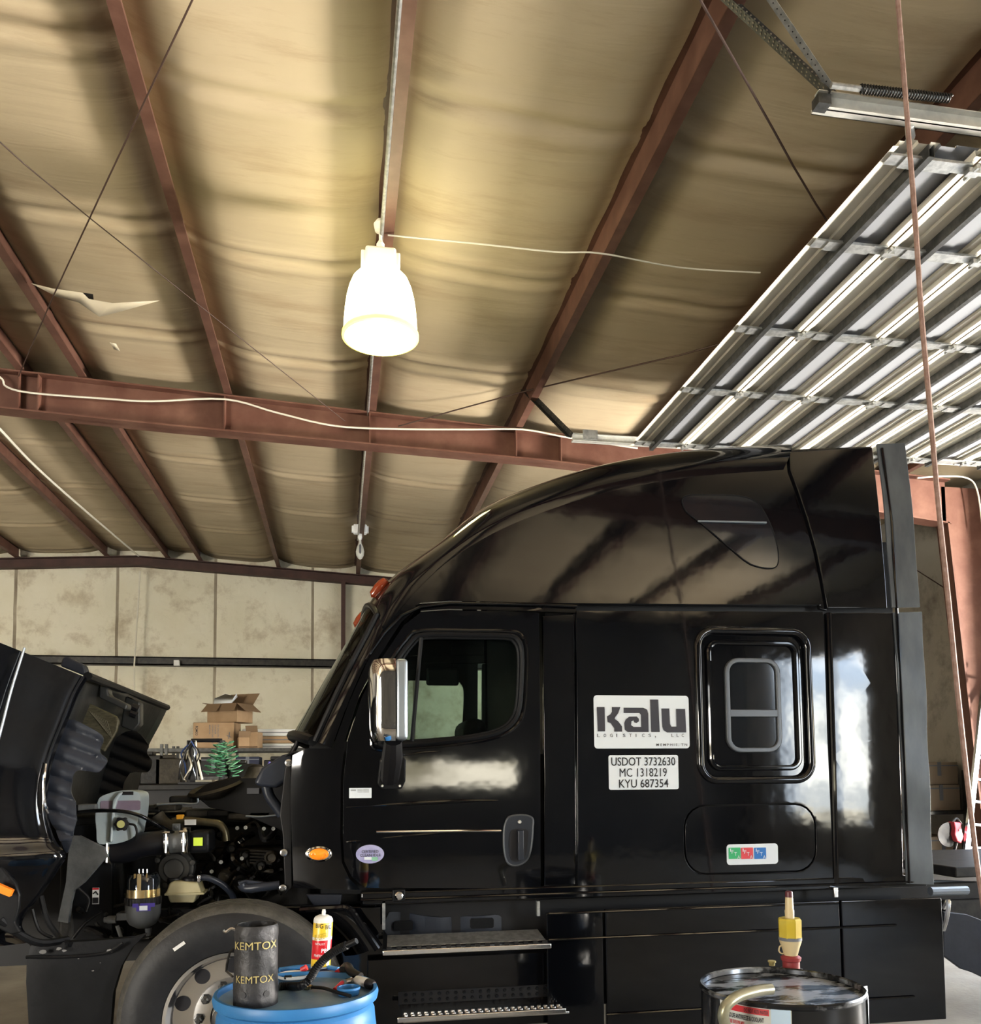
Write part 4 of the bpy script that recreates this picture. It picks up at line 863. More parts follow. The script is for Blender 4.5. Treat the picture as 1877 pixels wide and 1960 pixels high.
# headlamp corner low on the hood
panel('headlamp_bezel', QL([(-40, 1640), (0, 1655), (30, 1690), (38, 1712), (36, 1740), (28, 1765), (40, 1785), (20, 1790), (-40, 1760)], 4.3), PLAST, hood, Y=4.3, fn=flat, cut=0, bev=.01)
panel('side_reflector', QL([(-10, 1689), (24, 1704), (18, 1717), (-10, 1706)], 4.25), ORANGE, hood, Y=4.25, fn=flat, cut=0, bev=.002, label='orange side reflector')
bm = BM(); tube(bm, spl([S(0, 1760, 4.3), S(40, 1790, 4.35), S(80, 1805, 4.4), S(130, 1798, 4.5)], 4), .018, 8); tube(bm, spl([S(78, 1715, 4.5), S(90, 1760, 4.5), S(115, 1795, 4.5), S(135, 1808, 4.45)], 4), .014, 8); tube(bm, spl([S(62, 1740, 4.5), S(75, 1780, 4.5), S(100, 1795, 4.5)], 4), .008, 6); obj('hood_stay', bm, PLAST, hood)
# ---------------------------------------------------------------- bumper
bm = BM(); bx0 = S(52, 1850, 4.5).x; pts = [(278, 1789), (255, 1795), (170, 1802), (70, 1806), (56, 1812), (50, 1840), (49, 1880), (54, 1960), (60, 2040), (205, 2040), (212, 1960), (217, 1900), (232, 1850), (252, 1815)]
bp = panel('front_bumper', QL(pts, 4.45), PLAST, tk, Y=4.45, fn=lambda x, z: .5*max(0, -1.35-x)**2+.10*max(0, z-.80), cut=.05, thick=.05, bev=.015, smooth=60, label='black front bumper corner')
bm = BM(); tube(bm, spl([S(50, 1832, 4.44), S(120, 1832, 4.43), S(200, 1825, 4.43), S(235, 1805, 4.43)], 4), .008, 6); obj('bumper_ridge', bm, PLAST, bp)
bm = BM()
for a, b, w in ((82, 1822, .02), (112, 1816, .015), (122, 1820, .012), (210, 1820, .018), (178, 1858, .006), (192, 1843, .004), (150, 1835, .004)):
    p = S(a, b, 4.425); v = [bm.verts.new(p+Vector((w*math.cos(t_)*random.uniform(.5, 1.2), 0, w*.5*math.sin(t_)))) for t_ in [k*PI/4 for k in range(8)]]; bm.faces.new(v)
obj('paint_chips', bm, mat('chip_grey', (.2, .2, .2), .7), bp, smooth=0)
# ---------------------------------------------------------------- engine bay
def pipe(name, pts, Y, r, m, par=tk, seg=12, label=None, n=5):
    bm = BM(); P = [S(p[0], p[1], p[2] if len(p) > 2 else Y) for p in pts]; tube(bm, spl(P, n), r, seg); return obj(name, bm, m, par, label=label)
bm = BM(); ex0 = S(215, 1600, 5.5).x; ex1 = S(600, 1600, 5.5).x
box(bm, (ex0+.45, 5.45, .75), (ex1+.3, 6.3, S(400, 1575, 5.5).z)); box(bm, (ex0+.6, 5.35, .8), (ex1, 5.5, 1.25)); obj('engine_block', bm, ENG, tk, bev=.03)
bm = BM(); zz = S(400, 1560, 5.45).z; box(bm, (S(290, 1560, 5.4).x, 5.4, zz-.07), (S(545, 1560, 5.4).x, 6.1, zz+.02)); obj('valve_cover', bm, ENG, tk, bev=.03)
# air cleaner housing
bm = BM(); P = [(370, 1520), (395, 1500), (440, 1490), (520, 1488), (560, 1470), (640, 1470), (640, 1600), (560, 1600), (470, 1560), (400, 1545)]
ac = panel('air_cleaner', QL(P, 5.3), PLASTD, tk, Y=5.3, fn=flat, cut=.2, thick=.5, bev=.04)
bm = BM(); c = S(415, 1512, 5.35); lathe(bm, [(.15, 0), (.17, .015), (.155, .03), (.12, -.02), (.05, -.05)], c, (-.25, -.18, .95), 30); 
obj('air_inlet_ring', bm, ENGB, ac)
p = S(484, 1514, 5.28); bm = BM(); box(bm, (p.x-.035, 5.285, p.z-.017), (p.x+.035, 5.295, p.z+.017)); obj('warning_plate', bm, INKG, ac)
panel('cowl_panel', QL([(485, 1500), (500, 1470), (540, 1445), (560, 1440), (556, 1490), (528, 1508), (500, 1506)], 4.9), LINER, tk, Y=4.9, fn=flat, cut=0, bev=.02, thick=.3)
panel('cab_front_edge', QL([(545, 1470), (556, 1445), (558, 1700), (545, 1712), (541, 1600), (535, 1560)], 4.85), PLASTD, tk, Y=4.85, fn=flat, cut=0, thick=.2)
bm = BM()
for px in ((552, 1460), (543, 1632), (541, 1700)): lathe(bm, [(.02, 0), (.02, .004), (.012, .006), (.012, .014), (0, .014)], S(*px, 4.84), (0, -1, 0), 14)
split('panel_bolt', bm, STEEL, tk)
pipe('wiper_arm', [(548, 1460, 5.), (565, 1430, 5.), (575, 1408, 5.), (590, 1402, 5.)], 5., .014, PLASTD)
pipe('wiper_cable', [(520, 1470, 4.95), (550, 1445, 4.9), (570, 1440, 4.85), (582, 1455, 4.8)], 5., .006, PLASTD)
pipe('vent_hose', [(510, 1505), (516, 1525), (530, 1545), (540, 1560)], 5.0, .03, LINER)
pipe('coolant_pipe', [(330, 1573), (350, 1570), (400, 1574), (420, 1578), (430, 1592), (432, 1610)], 5.1, .022, mat('bronze_pipe', (.10, .085, .05), .35, .6), label='bronze-coloured coolant pipe')
bm = BM(); a = S(353, 1573, 5.07); b = S(375, 1575, 5.07); box(bm, (a.x, 5.07, b.z-.011), (b.x, 5.075, a.z+.012)); obj('pipe_tag', bm, WHITEP, tk)
bm = BM(); p = S(345, 1566, 5.1); box(bm, (p.x-.02, 5.08, p.z-.01), (p.x+.02, 5.12, p.z+.02)); obj('orange_clip', bm, mat('clip_orange', (.8, .4, .03), .5), tk, bev=.006)
bm = BM(); p = S(338, 1583, 5.08); box(bm, (p.x-.02, 5.06, p.z-.02), (p.x+.02, 5.1, p.z+.02)); bolt(bm, Vector((p.x, 5.06, p.z)), .012); obj('pipe_bracket', bm, CASTM, tk, bev=.004)
pipe('charge_pipe', [(300, 1560), (312, 1575), (330, 1585), (350, 1583)], 5.2, .04, ENGB)
# charge-air hose
hz = pipe('charge_air_hose', [(215, 1628, 4.95), (240, 1628, 4.95), (275, 1617, 4.95), (318, 1612, 4.97)], 5., .066, mat('rubber_hose', (.008, .009, .014), .38, bump=.05), seg=20)
bm = BM()
for px in ((211, 1630), (322, 1612), (355, 1610)):
    c = S(*px, 4.96); lathe(bm, [(.072, -.012), (.075, -.006), (.075, .006), (.072, .012)], c, (1, 0, .05), 24, cap=False); tube(bm, [c+Vector((0, -.076, .05)), c+Vector((0, -.076, -.05))], .007, 6); tube(bm, [c+Vector((-.02, -.07, .055)), c+Vector((.02, -.07, .055))], .009, 6)
obj('hose_clamps', bm, STEEL, hz)
pipe('intake_neck', [(326, 1612), (352, 1610)], 4.97, .06, CASTM, seg=20, n=2)
p = S(382, 1611, 4.97); bm = BM(); box(bm, (p.x-.055, 4.93, p.z-.06), (p.x+.06, 5.15, p.z+.06)); th = obj('throttle_box', bm, PLAST, tk, bev=.02)
bm = BM(); p = S(379, 1611, 4.925); box(bm, (p.x-.024, 4.922, p.z-.022), (p.x+.024, 4.926, p.z+.022)); obj('yellow_sticker', bm, YEL, th, label='yellow-green label')
# round cover
c = S(334, 1662, 5.0); bm = BM(); lathe(bm, [(.10, -.08), (.10, 0), (.085, .01), (.08, .018), (.055, .02), (.05, .03), (.03, .026), (0, .028)], c, (0, -1, 0), 36)
for i in range(8): t_ = i*PI/4+.3; lathe(bm, [(.014, -.02), (.014, .012), (0, .014)], c+Vector((math.cos(t_)*.1, 0, math.sin(t_)*.1)), (0, -1, 0), 10)
obj('compressor_cover', bm, mat('cover_grey', (.035, .035, .033), .5, .2), tk)
# radiator end tank and its grey bracket
bm = BM(); a = S(118, 1640, 4.95); b = S(205, 1780, 4.95); box(bm, (a.x-.02, 4.98, .72), (b.x+.02, 6.6, S(170, 1560, 4.98).z)); obj('radiator', bm, ENG, tk, bev=.02)
panel('radiator_bracket', QL([(134, 1600), (150, 1600), (200, 1622), (205, 1640), (160, 1690), (140, 1705), (133, 1730), (128, 1768), (108, 1765), (112, 1745), (124, 1690), (128, 1640)], 4.85), CASTM, tk, Y=4.85, fn=lambda x, z: .02*math.sin(x*12), cut=.04, thick=.04, bev=.01, label='grey cast radiator bracket')
p = S(183, 1715, 4.93); dcl = thing
bm = BM(); box(bm, (p.x-.017, 4.93, p.z-.043), (p.x+.017, 4.935, p.z+.043)); wl = obj('fan_warning_label', bm, WHITEP, tk)
bm = BM(); box(bm, (p.x-.016, 4.927, p.z+.033), (p.x+.016, 4.93, p.z+.042)); obj('label_red_band', bm, RED2, wl); bm = BM(); box(bm, (p.x-.014, 4.927, p.z-.038), (p.x+.014, 4.93, p.z-.008)); tube(bm, [(p.x-.012, 4.928, p.z+.012), (p.x, 4.928, p.z+.024), (p.x+.012, 4.928, p.z+.006)], .004, 5); obj('label_black_block', bm, INK, wl, smooth=0)
panel('radiator_side', QL([(140, 1580), (215, 1580), (215, 1800), (140, 1810), (135, 1700)], 4.95), PLAST, tk, Y=4.95, fn=flat, cut=0)
# coolant tank
T = [(v.x, v.z) for v in spl([(a, 0, b) for a, b in QL([(190, 1530), (205, 1520), (235, 1513), (265, 1516), (270, 1530), (268, 1560), (263, 1580), (258, 1600), (235, 1612), (205, 1616), (188, 1612), (186, 1590), (184, 1560)], 4.9)], 3, True)]
tkn = panel('coolant_tank', T, TANKM, tk, Y=4.88, fn=flat, cut=0, thick=.22, bev=.025, label='milky white coolant tank')
panel('coolant_band', rr(*Q(191, 1552, 4.87), *Q(268, 1532, 4.87), .01), PURPLE, tkn, Y=4.876, fn=flat, cut=0, thick=.01, bev=.003)
panel('tank_rib', QL([(214, 1552), (216, 1532), (228, 1517), (236, 1516), (226, 1530), (220, 1552), (216, 1612), (210, 1612)], 4.87), TANKM, tkn, Y=4.855, fn=flat, cut=0, thick=.03, bev=.008)
c = S(234, 1577, 4.86); bm = BM(); lathe(bm, [(.032, 0), (.032, .025), (.012, .03), (.0, .03)], c, (0, -1, 0), 20)
for i in range(6): t_ = i*PI/3; lathe(bm, [(.009, 0), (.009, .024), (0, .026)], c+Vector((math.cos(t_)*.03, 0, math.sin(t_)*.03)), (0, -1, 0), 10)
obj('tank_cap', bm, INK, tkn); bm = BM(); lathe(bm, [(.02, 0), (.02, .003), (.012, .003)], c+Vector((0, -.03, 0)), (0, -1, 0), 20); obj('cap_ring', bm, mat('cap_yellow', (.7, .7, .3), .5), tkn)
bm = BM(); a = S(245, 1518, 4.87); box(bm, (a.x-.03, 4.87, a.z-.01), (a.x+.025, 5.0, a.z+.008)); obj('tank_fitting', bm, INK, tkn)
pipe('overflow_tube', [(150, 1555, 4.82), (185, 1552, 4.8), (235, 1553, 4.78), (270, 1562, 4.8), (300, 1578, 4.85), (332, 1594, 4.95)], 4.8, .010, PAINT)
pipe('sensor_wire', [(246, 1577, 4.85), (258, 1580, 4.84), (262, 1595, 4.84), (258, 1608, 4.85)], 4.8, .006, PLASTD)
bm = BM(); a = S(150, 1545, 4.85); box(bm, (a.x, 4.83, a.z-.02), (a.x+.09, 4.95, a.z+.015)); obj('upper_mount', bm, CASTM, tk, bev=.006)
# power-steering reservoir
RS = QL([(325, 1690), (335, 1685), (380, 1688), (386, 1705), (389, 1711), (378, 1714), (373, 1727), (326, 1727), (322, 1715), (316, 1711), (320, 1705)], 4.95)
rv = panel('steering_reservoir', RS, CREAM, tk, Y=4.93, fn=flat, cut=0, thick=.14, bev=.014, label='cream fluid reservoir')
bm = BM(); a = S(315, 1712, 4.92); b = S(390, 1712, 4.92); box(bm, (a.x, 4.915, a.z-.006), (b.x, 5.08, a.z+.004)); obj('reservoir_seam', bm, CREAM, rv)
bm = BM(); lathe(bm, [(.035, 0), (.035, .03), (.028, .036), (0, .036)], S(333, 1692, 4.99), (0, 0, 1), 20); lathe(bm, [(.045, 0), (.045, .035), (.03, .045), (0, .045)], S(364, 1693, 4.99), (0, 0, 1), 20); split('reservoir_cap', bm, INK, rv)
pipe('reservoir_hose', [(384, 1680, 4.92), (400, 1681, 4.92), (425, 1693, 4.95), (445, 1715, 5.), (452, 1745, 5.1)], 4.9, .017, LINER)
bm = BM(); p = S(381, 1682, 4.9); box(bm, (p.x-.008, 4.89, p.z-.02), (p.x+.008, 4.93, p.z+.02)); obj('hose_clip', bm, STEEL, rv, bev=.003)
# fuel filter
c = S(274, 1725, 4.85); z0 = c.z
bm = BM(); zt = S(274, 1670, 4.85).z; zm = S(274, 1717, 4.85).z; lathe(bm, [(.083, 0), (.083, zt-zm-.03), (.07, zt-zm-.008), (0, zt-zm)], (c.x, 4.85, zm), seg=30); ff = obj('fuel_filter', bm, DGLASS, tk, label='fuel water separator with gold reflections painted on its bowl')
bm = BM(); lathe(bm, [(.0845, 0), (.0845, .045)], (c.x, 4.85, zm), seg=30, cap=False); obj('bowl_reflection', bm, GOLD, ff)  # painted band of gold reflection round the bowl
bm = BM(); 
for dx, w in ((-.028, .012), (-.004, .02), (.03, .006)): box(bm, (c.x+dx-w/2, 4.85-.0845-.002+abs(dx)*.5, zm+.045), (c.x+dx+w/2, 4.85-.0845+.004+abs(dx)*.5, zm+.13))
obj('bowl_glints', bm, GOLD, ff, smooth=0)  # strips painted as glints on the bowl
bm = BM(); lathe(bm, [(.088, -.035), (.09, -.03), (.09, 0), (.086, .004)], (c.x, 4.85, zm), seg=30)
for i in range(24): t_ = i*PI/12; box(bm, (c.x+math.cos(t_)*.09-.003, 4.85+math.sin(t_)*.09-.003, zm-.034), (c.x+math.cos(t_)*.09+.003, 4.85+math.sin(t_)*.09+.003, zm))
obj('collar_ring', bm, INK, ff, smooth=30)
bm = BM(); lathe(bm, [(.03, -.16), (.065, -.14), (.078, -.12), (.088, -.09), (.09, -.036)], (c.x, 4.85, zm), seg=30); box(bm, (c.x-.12, 4.80, zm-.11), (c.x-.05, 4.9, zm-.075)); lathe(bm, [(.012, -.2), (.018, -.16)], (c.x+.03, 4.84, zm), seg=10); obj('filter_head', bm, GREYC, ff)
a = S(274, 1737, 4.75); bm = BM(); box(bm, (a.x-.055, 4.758, a.z-.0), (a.x+.055, 4.764, a.z+.02)); box(bm, (a.x-.035, 4.758, a.z-.02), (a.x+.035, 4.764, a.z)); fl = obj('filter_label', bm, mat('label_violet', (.06, .04, .3), .4), ff)
bm = BM(); box(bm, (a.x-.02, 4.755, a.z-.016), (a.x+.02, 4.757, a.z+.008)); obj('label_patch', bm, PAPER, fl)
bm = BM(); lathe(bm, [(.02, 0), (.02, .04), (.014, .05), (.014, .06)], (c.x-.13, 4.84, zm-.11), (-1, 0, 0), 10); tube(bm, [(c.x-.12, 4.82, zm-.14), (c.x-.10, 4.82, zm-.2)], .01, 8); obj('drain_fitting', bm, CASTM, ff)
bm = BM()
for dx in (-.02, 0, .02): tube(bm, [(c.x+dx, 4.83, zt), (c.x+dx, 4.83, zt+.02)], .004, 6)
obj('filter_pins', bm, STEEL, ff)
# cab mount and assorted plumbing
pipe('cab_step_bracket', [(462, 1692, 4.9), (470, 1700, 4.9), (500, 1698, 4.88), (535, 1694, 4.88)], 4.9, .024, LINER)
panel('mount_plate', QL([(455, 1688), (470, 1684), (538, 1692), (536, 1702), (480, 1710), (460, 1704)], 4.9), LINER, tk, Y=4.9, fn=flat, cut=0, bev=.006)
rnd = random.Random(5)
for i in range(34):
    a = (rnd.uniform(395, 540), rnd.uniform(1575, 1740)); pts = [(a[0], a[1], 5.25)]
    for k in range(3): pts.append((pts[-1][0]+rnd.uniform(-28, 28), pts[-1][1]+rnd.uniform(-22, 22), 5.25+rnd.uniform(-.1, .1)))
    pipe('engine_line', pts, 5.2, rnd.choice((.008, .012, .018)), rnd.choice((PLASTD, ENG, ENG, DSTEEL, ENGB, PAINT)), seg=7, n=4)
for i in range(14):
    a = (rnd.uniform(200, 420), rnd.uniform(1735, 1800)); pts = [(a[0], a[1], 5.0)]
    for k in range(3): pts.append((pts[-1][0]+rnd.uniform(-30, 40), pts[-1][1]+rnd.uniform(-16, 12), 5.+rnd.uniform(-.1, .1)))
    pipe('hose_line', pts, 5., rnd.choice((.008, .014)), rnd.choice((PLASTD, ENG, DSTEEL)), seg=7, n=4)
for px in ((463, 1643), (423, 1650), (405, 1668), (454, 1585), (470, 1584), (505, 1586), (523, 1586)):
    bm = BM(); c = S(*px, 5.12); lathe(bm, [(.011, 0), (.011, .008), (.007, .008), (.006, .002), (0, .002)], c, (0, -1, 0), 10); obj('engine_bolt', bm, GALV, tk, smooth=0)
for i in range(7):
    px, py = [(462, 1690), (430, 1675), (500, 1655), (470, 1635), (520, 1640), (445, 1622), (490, 1690)][i]
    bm = BM(); c = S(px, py, 5.25); r = [.05, .04, .035, .03, .04, .03, .04][i]; lathe(bm, [(r, 0), (r, .05), (r*.7, .07), (r*.5, .06), (0, .06)], c, (0, -1, 0), 18); obj('engine_accessory', bm, rnd.choice((ENG, DSTEEL, ENGB)), tk)
for i in range(5):
    bm = BM(); a = S(478, 1628+i*6, 5.2); b = S(520, 1630+i*6, 5.2); tube(bm, [a, b], .006, 6); obj('cooling_fin', bm, DSTEEL, tk)
for i in range(8):
    a = [(290, 1548), (320, 1545), (350, 1530), (380, 1556), (420, 1556), (460, 1562), (300, 1590), (500, 1558)][i]
    bm = BM(); c = S(a[0], a[1], 5.35); box(bm, (c.x-.07, 5.3, c.z-.022), (c.x+.06, 5.5, c.z+.02)); obj('engine_cover_piece', bm, (ENG, ENGB)[i % 2], tk, bev=.012)
pipe('fuel_rail', [(300, 1540), (340, 1538), (375, 1538), (378, 1528)], 5.25, .007, SATIN)
pipe('fuel_rail', [(470, 1562), (500, 1563), (530, 1560)], 5.2, .006, SATIN)
pipe('battery_cable', [(195, 1745, 4.85), (165, 1765, 4.85), (140, 1795, 4.85)], 5, .008, PLASTD)
pipe('battery_cable', [(150, 1700, 4.85), (170, 1720, 4.86), (165, 1745, 4.85)], 5, .007, PLASTD)
bm = BM(); box(bm, (S(125, 1560, 5.3).x, 5.6, .8), (S(300, 1560, 5.6).x, 6.9, S(200, 1560, 5.6).z)); obj('fan_shroud', bm, PLASTD, tk)

# ------------------------------------------------------------------ blue drum and what stands on it
DX, DY, DT = S(568, 1893, 3.2).x, 3.2, S(568, 1893, 3.2).z
t = thing('plastic_drum', 'bright blue plastic drum in front of the front tyre, tools on its lid', 'drum', (DX, DY, 0))
bm = BM(); lathe(bm, [(.24, 0), (.27, .02), (.285, .1), (.288, .3), (.294, .33), (.288, .36), (.288, .56), (.294, .59), (.288, .62), (.283, DT-.16), (.276, DT-.10), (.274, DT-.075), (.266, DT-.06), (.268, DT-.045), (.284, DT-.035), (.288, DT-.015), (.283, DT), (.272, DT), (.268, DT-.025)], (DX, DY, 0), seg=72, cap=False); obj('drum_body', bm, BLUE, t)
bm = BM(); lathe(bm, [(.0, DT-.022), (.10, DT-.021), (.2, DT-.024), (.25, DT-.03), (.27, DT-.02)], (DX, DY, 0), seg=60, cap=False); obj('drum_top', bm, BLUED, t, label='dusty grey-blue drum lid')
LZ = DT-.022
def SL_(px, py): return SZ(px, py, LZ)            # a spot on the lid
# sooty iron pipe section
pc = S(492, 1893, 3.17); px_ = pc.x; R_ = S(535, 1850, 3.1).x-S(447, 1850, 3.1).x; R_ = R_*.5*.98
ptop = S(495, 1768, 3.12).z
t = thing('iron_pipe_canister', 'sooty black iron canister with yellow chalk writing on the blue drum', 'canister', (px_, 3.12, LZ))
bm = BM(); PC = Vector((px_, 3.12, LZ)); H_ = ptop-LZ
lathe(bm, [(R_*1.0, 0), (R_*1.01, .07), (R_*.985, .075), (R_*.975, H_-.05), (R_*1.0, H_-.035), (R_*.99, H_-.01), (R_*.93, H_), (R_*.86, H_), (R_*.84, H_-.06), (R_*.84, .02), (0, .02)], PC, seg=48, cap=False); can = obj('canister_body', bm, PIPEK, t)
bm = BM()
for a in (-2.05, -1.0): lathe(bm, [(.011, 0), (.011, .003), (0, .003)], PC+Vector((math.cos(a)*R_*1.0, math.sin(a)*R_*1.0, .045)), (math.cos(a), math.sin(a), 0), 12)
split('air_hole', bm, INK, can, smooth=0)
def wrap(bm, R, cx, cy, off=.0015):
    for v in bm.verts:
        a = -PI/2+v.co.x/R; v.co = Vector((cx+math.cos(a)*(R+off), cy+math.sin(a)*(R+off), v.co.z))
for zt, h, w0, w1 in ((H_*.72, .026, -.075, .085), (H_*.31, .024, -.066, .07)):
    bm = textfit('KEMTOX', w0, w1, 0, h, .0); 
    for v in bm.verts: v.co.z += PC.z+zt+.15*v.co.x*0
    wrap(bm, R_*1.01, PC.x, PC.y, .0025); obj('chalk_writing', bm, CHALK, can, smooth=0)
bm = BM(); a = PC+Vector((-R_*.9, 0, H_-.02)); tube(bm, spl([a+Vector((.02, -.02, -.01)), a+Vector((-.01, -.03, .012)), a+Vector((-.03, -.02, .0)), a+Vector((-.04, -.02, .006))], 4), .005, 6); obj('bent_wire', bm, STEEL, can)
bm = BM(); tube(bm, [PC+Vector((-R_*.95, 0, H_-.08)), PC+Vector((-R_*1.15, -.01, H_-.09)), PC+Vector((-R_*1.3, 0, H_*.5)), PC+Vector((-R_*1.32, 0, H_*.42)), PC+Vector((-R_*1.0, -.02, H_*.36))], .004, 6); obj('bail_wire', bm, DSTEEL, can)
# spray can
cp = SZ(613, 1856, LZ); cr_ = (S(634, 1800, cp.y).x-S(595, 1800, cp.y).x)*.48; ct = S(615, 1762, cp.y).z
t = thing('spray_can', 'yellow and red spray can of penetrating oil on the blue drum', 'can', tuple(cp), rz=0)
LAB = bpy.data.materials.new('can_label'); LAB.use_nodes = True; N_ = LAB.node_tree.nodes; L_ = LAB.node_tree.links
tc_ = N_.new('ShaderNodeTexCoord'); sx_ = N_.new('ShaderNodeSeparateXYZ'); L_.new(tc_.outputs['Object'], sx_.inputs[0]); mr_ = N_.new('ShaderNodeMapRange'); hc = ct-cp.z
mr_.inputs['From Min'].default_value = 0; mr_.inputs['From Max'].default_value = hc; L_.new(sx_.outputs['Z'], mr_.inputs['Value'])
rp = N_.new('ShaderNodeValToRGB'); rp.color_ramp.interpolation = 'CONSTANT'; E_ = rp.color_ramp.elements
E_[0].position = 0; E_[0].color = (.01, .01, .02, 1); E_[1].position = .05; E_[1].color = (.6, .62, .62, 1)
for p_, c_ in ((.08, (.85, .6, .05)), (.24, (.6, .02, .03)), (.62, (.75, .75, .72)), (.68, (.85, .6, .05)), (.97, (.7, .7, .7))):
    q_ = E_.new(p_); q_.color = (*c_, 1)
L_.new(mr_.outputs[0], rp.inputs[0]); L_.new(rp.outputs[0], N_['Principled BSDF'].inputs['Base Color']); N_['Principled BSDF'].inputs['Roughness'].default_value = .3
tilt = Matrix.Translation(cp+Vector((0, 0, .0025))) @ Matrix.Rotation(.055, 4, 'Y') @ Matrix.Translation(-cp)
def tm(bm): bmesh.ops.transform(bm, matrix=tilt, verts=bm.verts); return bm
bm = BM(); lathe(bm, [(cr_*.95, 0), (cr_, .004), (cr_, hc), (cr_*.96, hc+.004)], cp, seg=32); cn = obj('can_body', tm(bm), LAB, t)
bm = BM(); lathe(bm, [(cr_*.98, hc), (cr_*.96, hc+.006), (cr_*.85, hc+.013), (cr_*.5, hc+.02), (cr_*.4, hc+.02)], cp, seg=28); obj('can_shoulder', tm(bm), WHITEP, cn)
bm = BM(); lathe(bm, [(.008, hc+.018), (.008, hc+.034), (.006, hc+.042), (0, hc+.043)], cp, seg=14); obj('spray_nozzle', tm(bm), WHITEP, cn)
for s, z0, z1, x0_, x1_, mm in (('BIG', .86, .95, -.030, .002, INK), ('BIG', .84, .93, .010, .038, INK), ('BLASTER', .64, .76, -.034, .018, TUBEY), ('PB', .37, .45, .0, .022, PAPER), ('PENETRATING', .28, .33, -.03, .024, PAPER), ('CATALYST', .52, .56, -.028, .012, PAPER)):
    bm = textfit(s, x0_, x1_, cp.z+hc*z0, cp.z+hc*z1, .01)
    if s == 'BLASTER':
        for v in bm.verts: v.co.z += v.co.x*.25
    wrap(bm, cr_, cp.x, cp.y, .001); obj('can_lettering', tm(bm), mm, cn, smooth=0)
bm = BM(); V = [[bm.verts.new((a*.001, 0, cp.z+hc*z)) for z in (.1, .95)] for a in range(24, 41, 2)]
for i in range(len(V)-1): bm.faces.new((V[i][0], V[i+1][0], V[i+1][1], V[i][1]))
wrap(bm, cr_, cp.x, cp.y, .0004); obj('small_print_strip', tm(bm), PAPER, cn)
# corrugated hose
P = spl([SL_(534, 1896)+Vector((0, 0, .014)), SL_(555, 1895)+Vector((0, 0, .014)), S(575, 1887, 3.13), S(593, 1873, 3.12), S(606, 1852, 3.1), S(625, 1832, 3.08), S(645, 1818, 3.05), S(664, 1809, 3.03)], 12)
bm = BM(); n = len(P); tube(bm, P, [.0135+(.002 if i % 2 else -.0012) for i in range(n)], 12)
hs = obj('corrugated_hose', bm, PLAST); tag(hs, 'black corrugated hose rising from the drum lid past the spray can', 'hose')
bm = BM(); tube(bm, [P[-1], P[-1]+(P[-1]-P[-3]).normalized()*.04], .0105, 12); obj('hose_end', bm, PLAST, hs)
# air hose with brass fitting
P = spl([SL_(597, 1896), SL_(620, 1898), SL_(645, 1906), SL_(670, 1913)], 5); 
for p in P: p.z = LZ+.012
bm = BM(); tube(bm, P, .0065, 8); ah = obj('air_hose_whip', bm, PLASTD); tag(ah, 'short black air hose with brass fitting lying on the drum lid', 'hose')
bm = BM(); d = (P[0]-P[4]).normalized(); tube(bm, [P[0], P[0]+d*.012, P[0]+d*.013, P[0]+d*.03, P[0]+d*.031, P[0]+d*.04], [.009, .009, .012, .012, .008, .008], 10); obj('brass_fitting', bm, mat('brass', (.45, .36, .22), .25, 1.), ah)
# blue cap, white lid, tool
c = SL_(667, 1905); bm = BM(); lathe(bm, [(.036, 0), (.038, .004), (.038, .018), (.041, .02), (.041, .028), (.034, .028), (.032, .012), (0, .012)], (c.x, c.y+.01, LZ), seg=32); tag(obj('screw_cap', bm, BLUE), 'small blue screw cap lying on the blue drum', 'cap')
c = SL_(562, 1872); bm = BM(); lathe(bm, [(.05, 0), (.062, .006), (.064, .016), (.06, .016), (.05, .008), (0, .006)], (c.x, c.y, LZ), seg=36); wl_ = tag(obj('jar_lid', bm, WHITEP), 'white plastic lid behind the corrugated hose on the drum', 'lid')
c = SL_(582, 1867); bm = BM(); tube(bm, [(c.x-.01, c.y, LZ+.02), (c.x+.01, c.y-.005, LZ+.032)], .012, 10); tag(obj('red_cap', bm, RED2), 'small red cap resting in the white lid', 'cap')
c = SL_(550, 1878); bm = BM(); box(bm, (c.x-.012, c.y-.01, LZ+.008), (c.x+.016, c.y+.012, LZ+.02)); tag(obj('rubber_chip', bm, PLAST, bev=.003), 'little black rubber block on the white lid', 'block')
a = SL_(648, 1868); t = thing('air_tool', 'grimy grey air tool with chrome end and white handle on the drum', 'tool', (a.x, a.y, LZ))
def L3(px, py, h): p = SL_(px, py); return Vector((p.x, p.y, LZ+h))
bm = BM(); tube(bm, spl([L3(655, 1872, .03), L3(664, 1868, .034), L3(672, 1875, .03), L3(690, 1880, .022)], 4), [.014, .016, .018, .02, .02, .02, .019, .018, .017, .016, .015, .014, .014], 12); obj('tool_body', bm, DSTEEL, t)
bm = BM(); tube(bm, [L3(645, 1872, .02), L3(656, 1868, .026)], .011, 10); obj('tool_collar', bm, RED2, t)
bm = BM(); tube(bm, [L3(683, 1884, .016), L3(700, 1889, .016), L3(706, 1891, .016)], [.016, .018, .016], 14); obj('tool_handle', bm, WHITEP, t, label='white handle')
bm = BM(); tube(bm, [L3(704, 1891, .016), L3(711, 1893, .016), L3(716, 1894, .016)], [.019, .019, .012], 14); obj('tool_end_cap', bm, INK, t)
bm = BM(); tube(bm, [L3(660, 1887, .014), L3(672, 1884, .014)], .011, 10); tube(bm, [L3(672, 1884, .014), L3(680, 1882, .014)], .014, 8); obj('socket_end', bm, CHROME, t)
bm = BM(); tube(bm, [L3(640, 1900, .01), L3(655, 1888, .014)], .008, 8); obj('trigger_lever', bm, RED2, t)
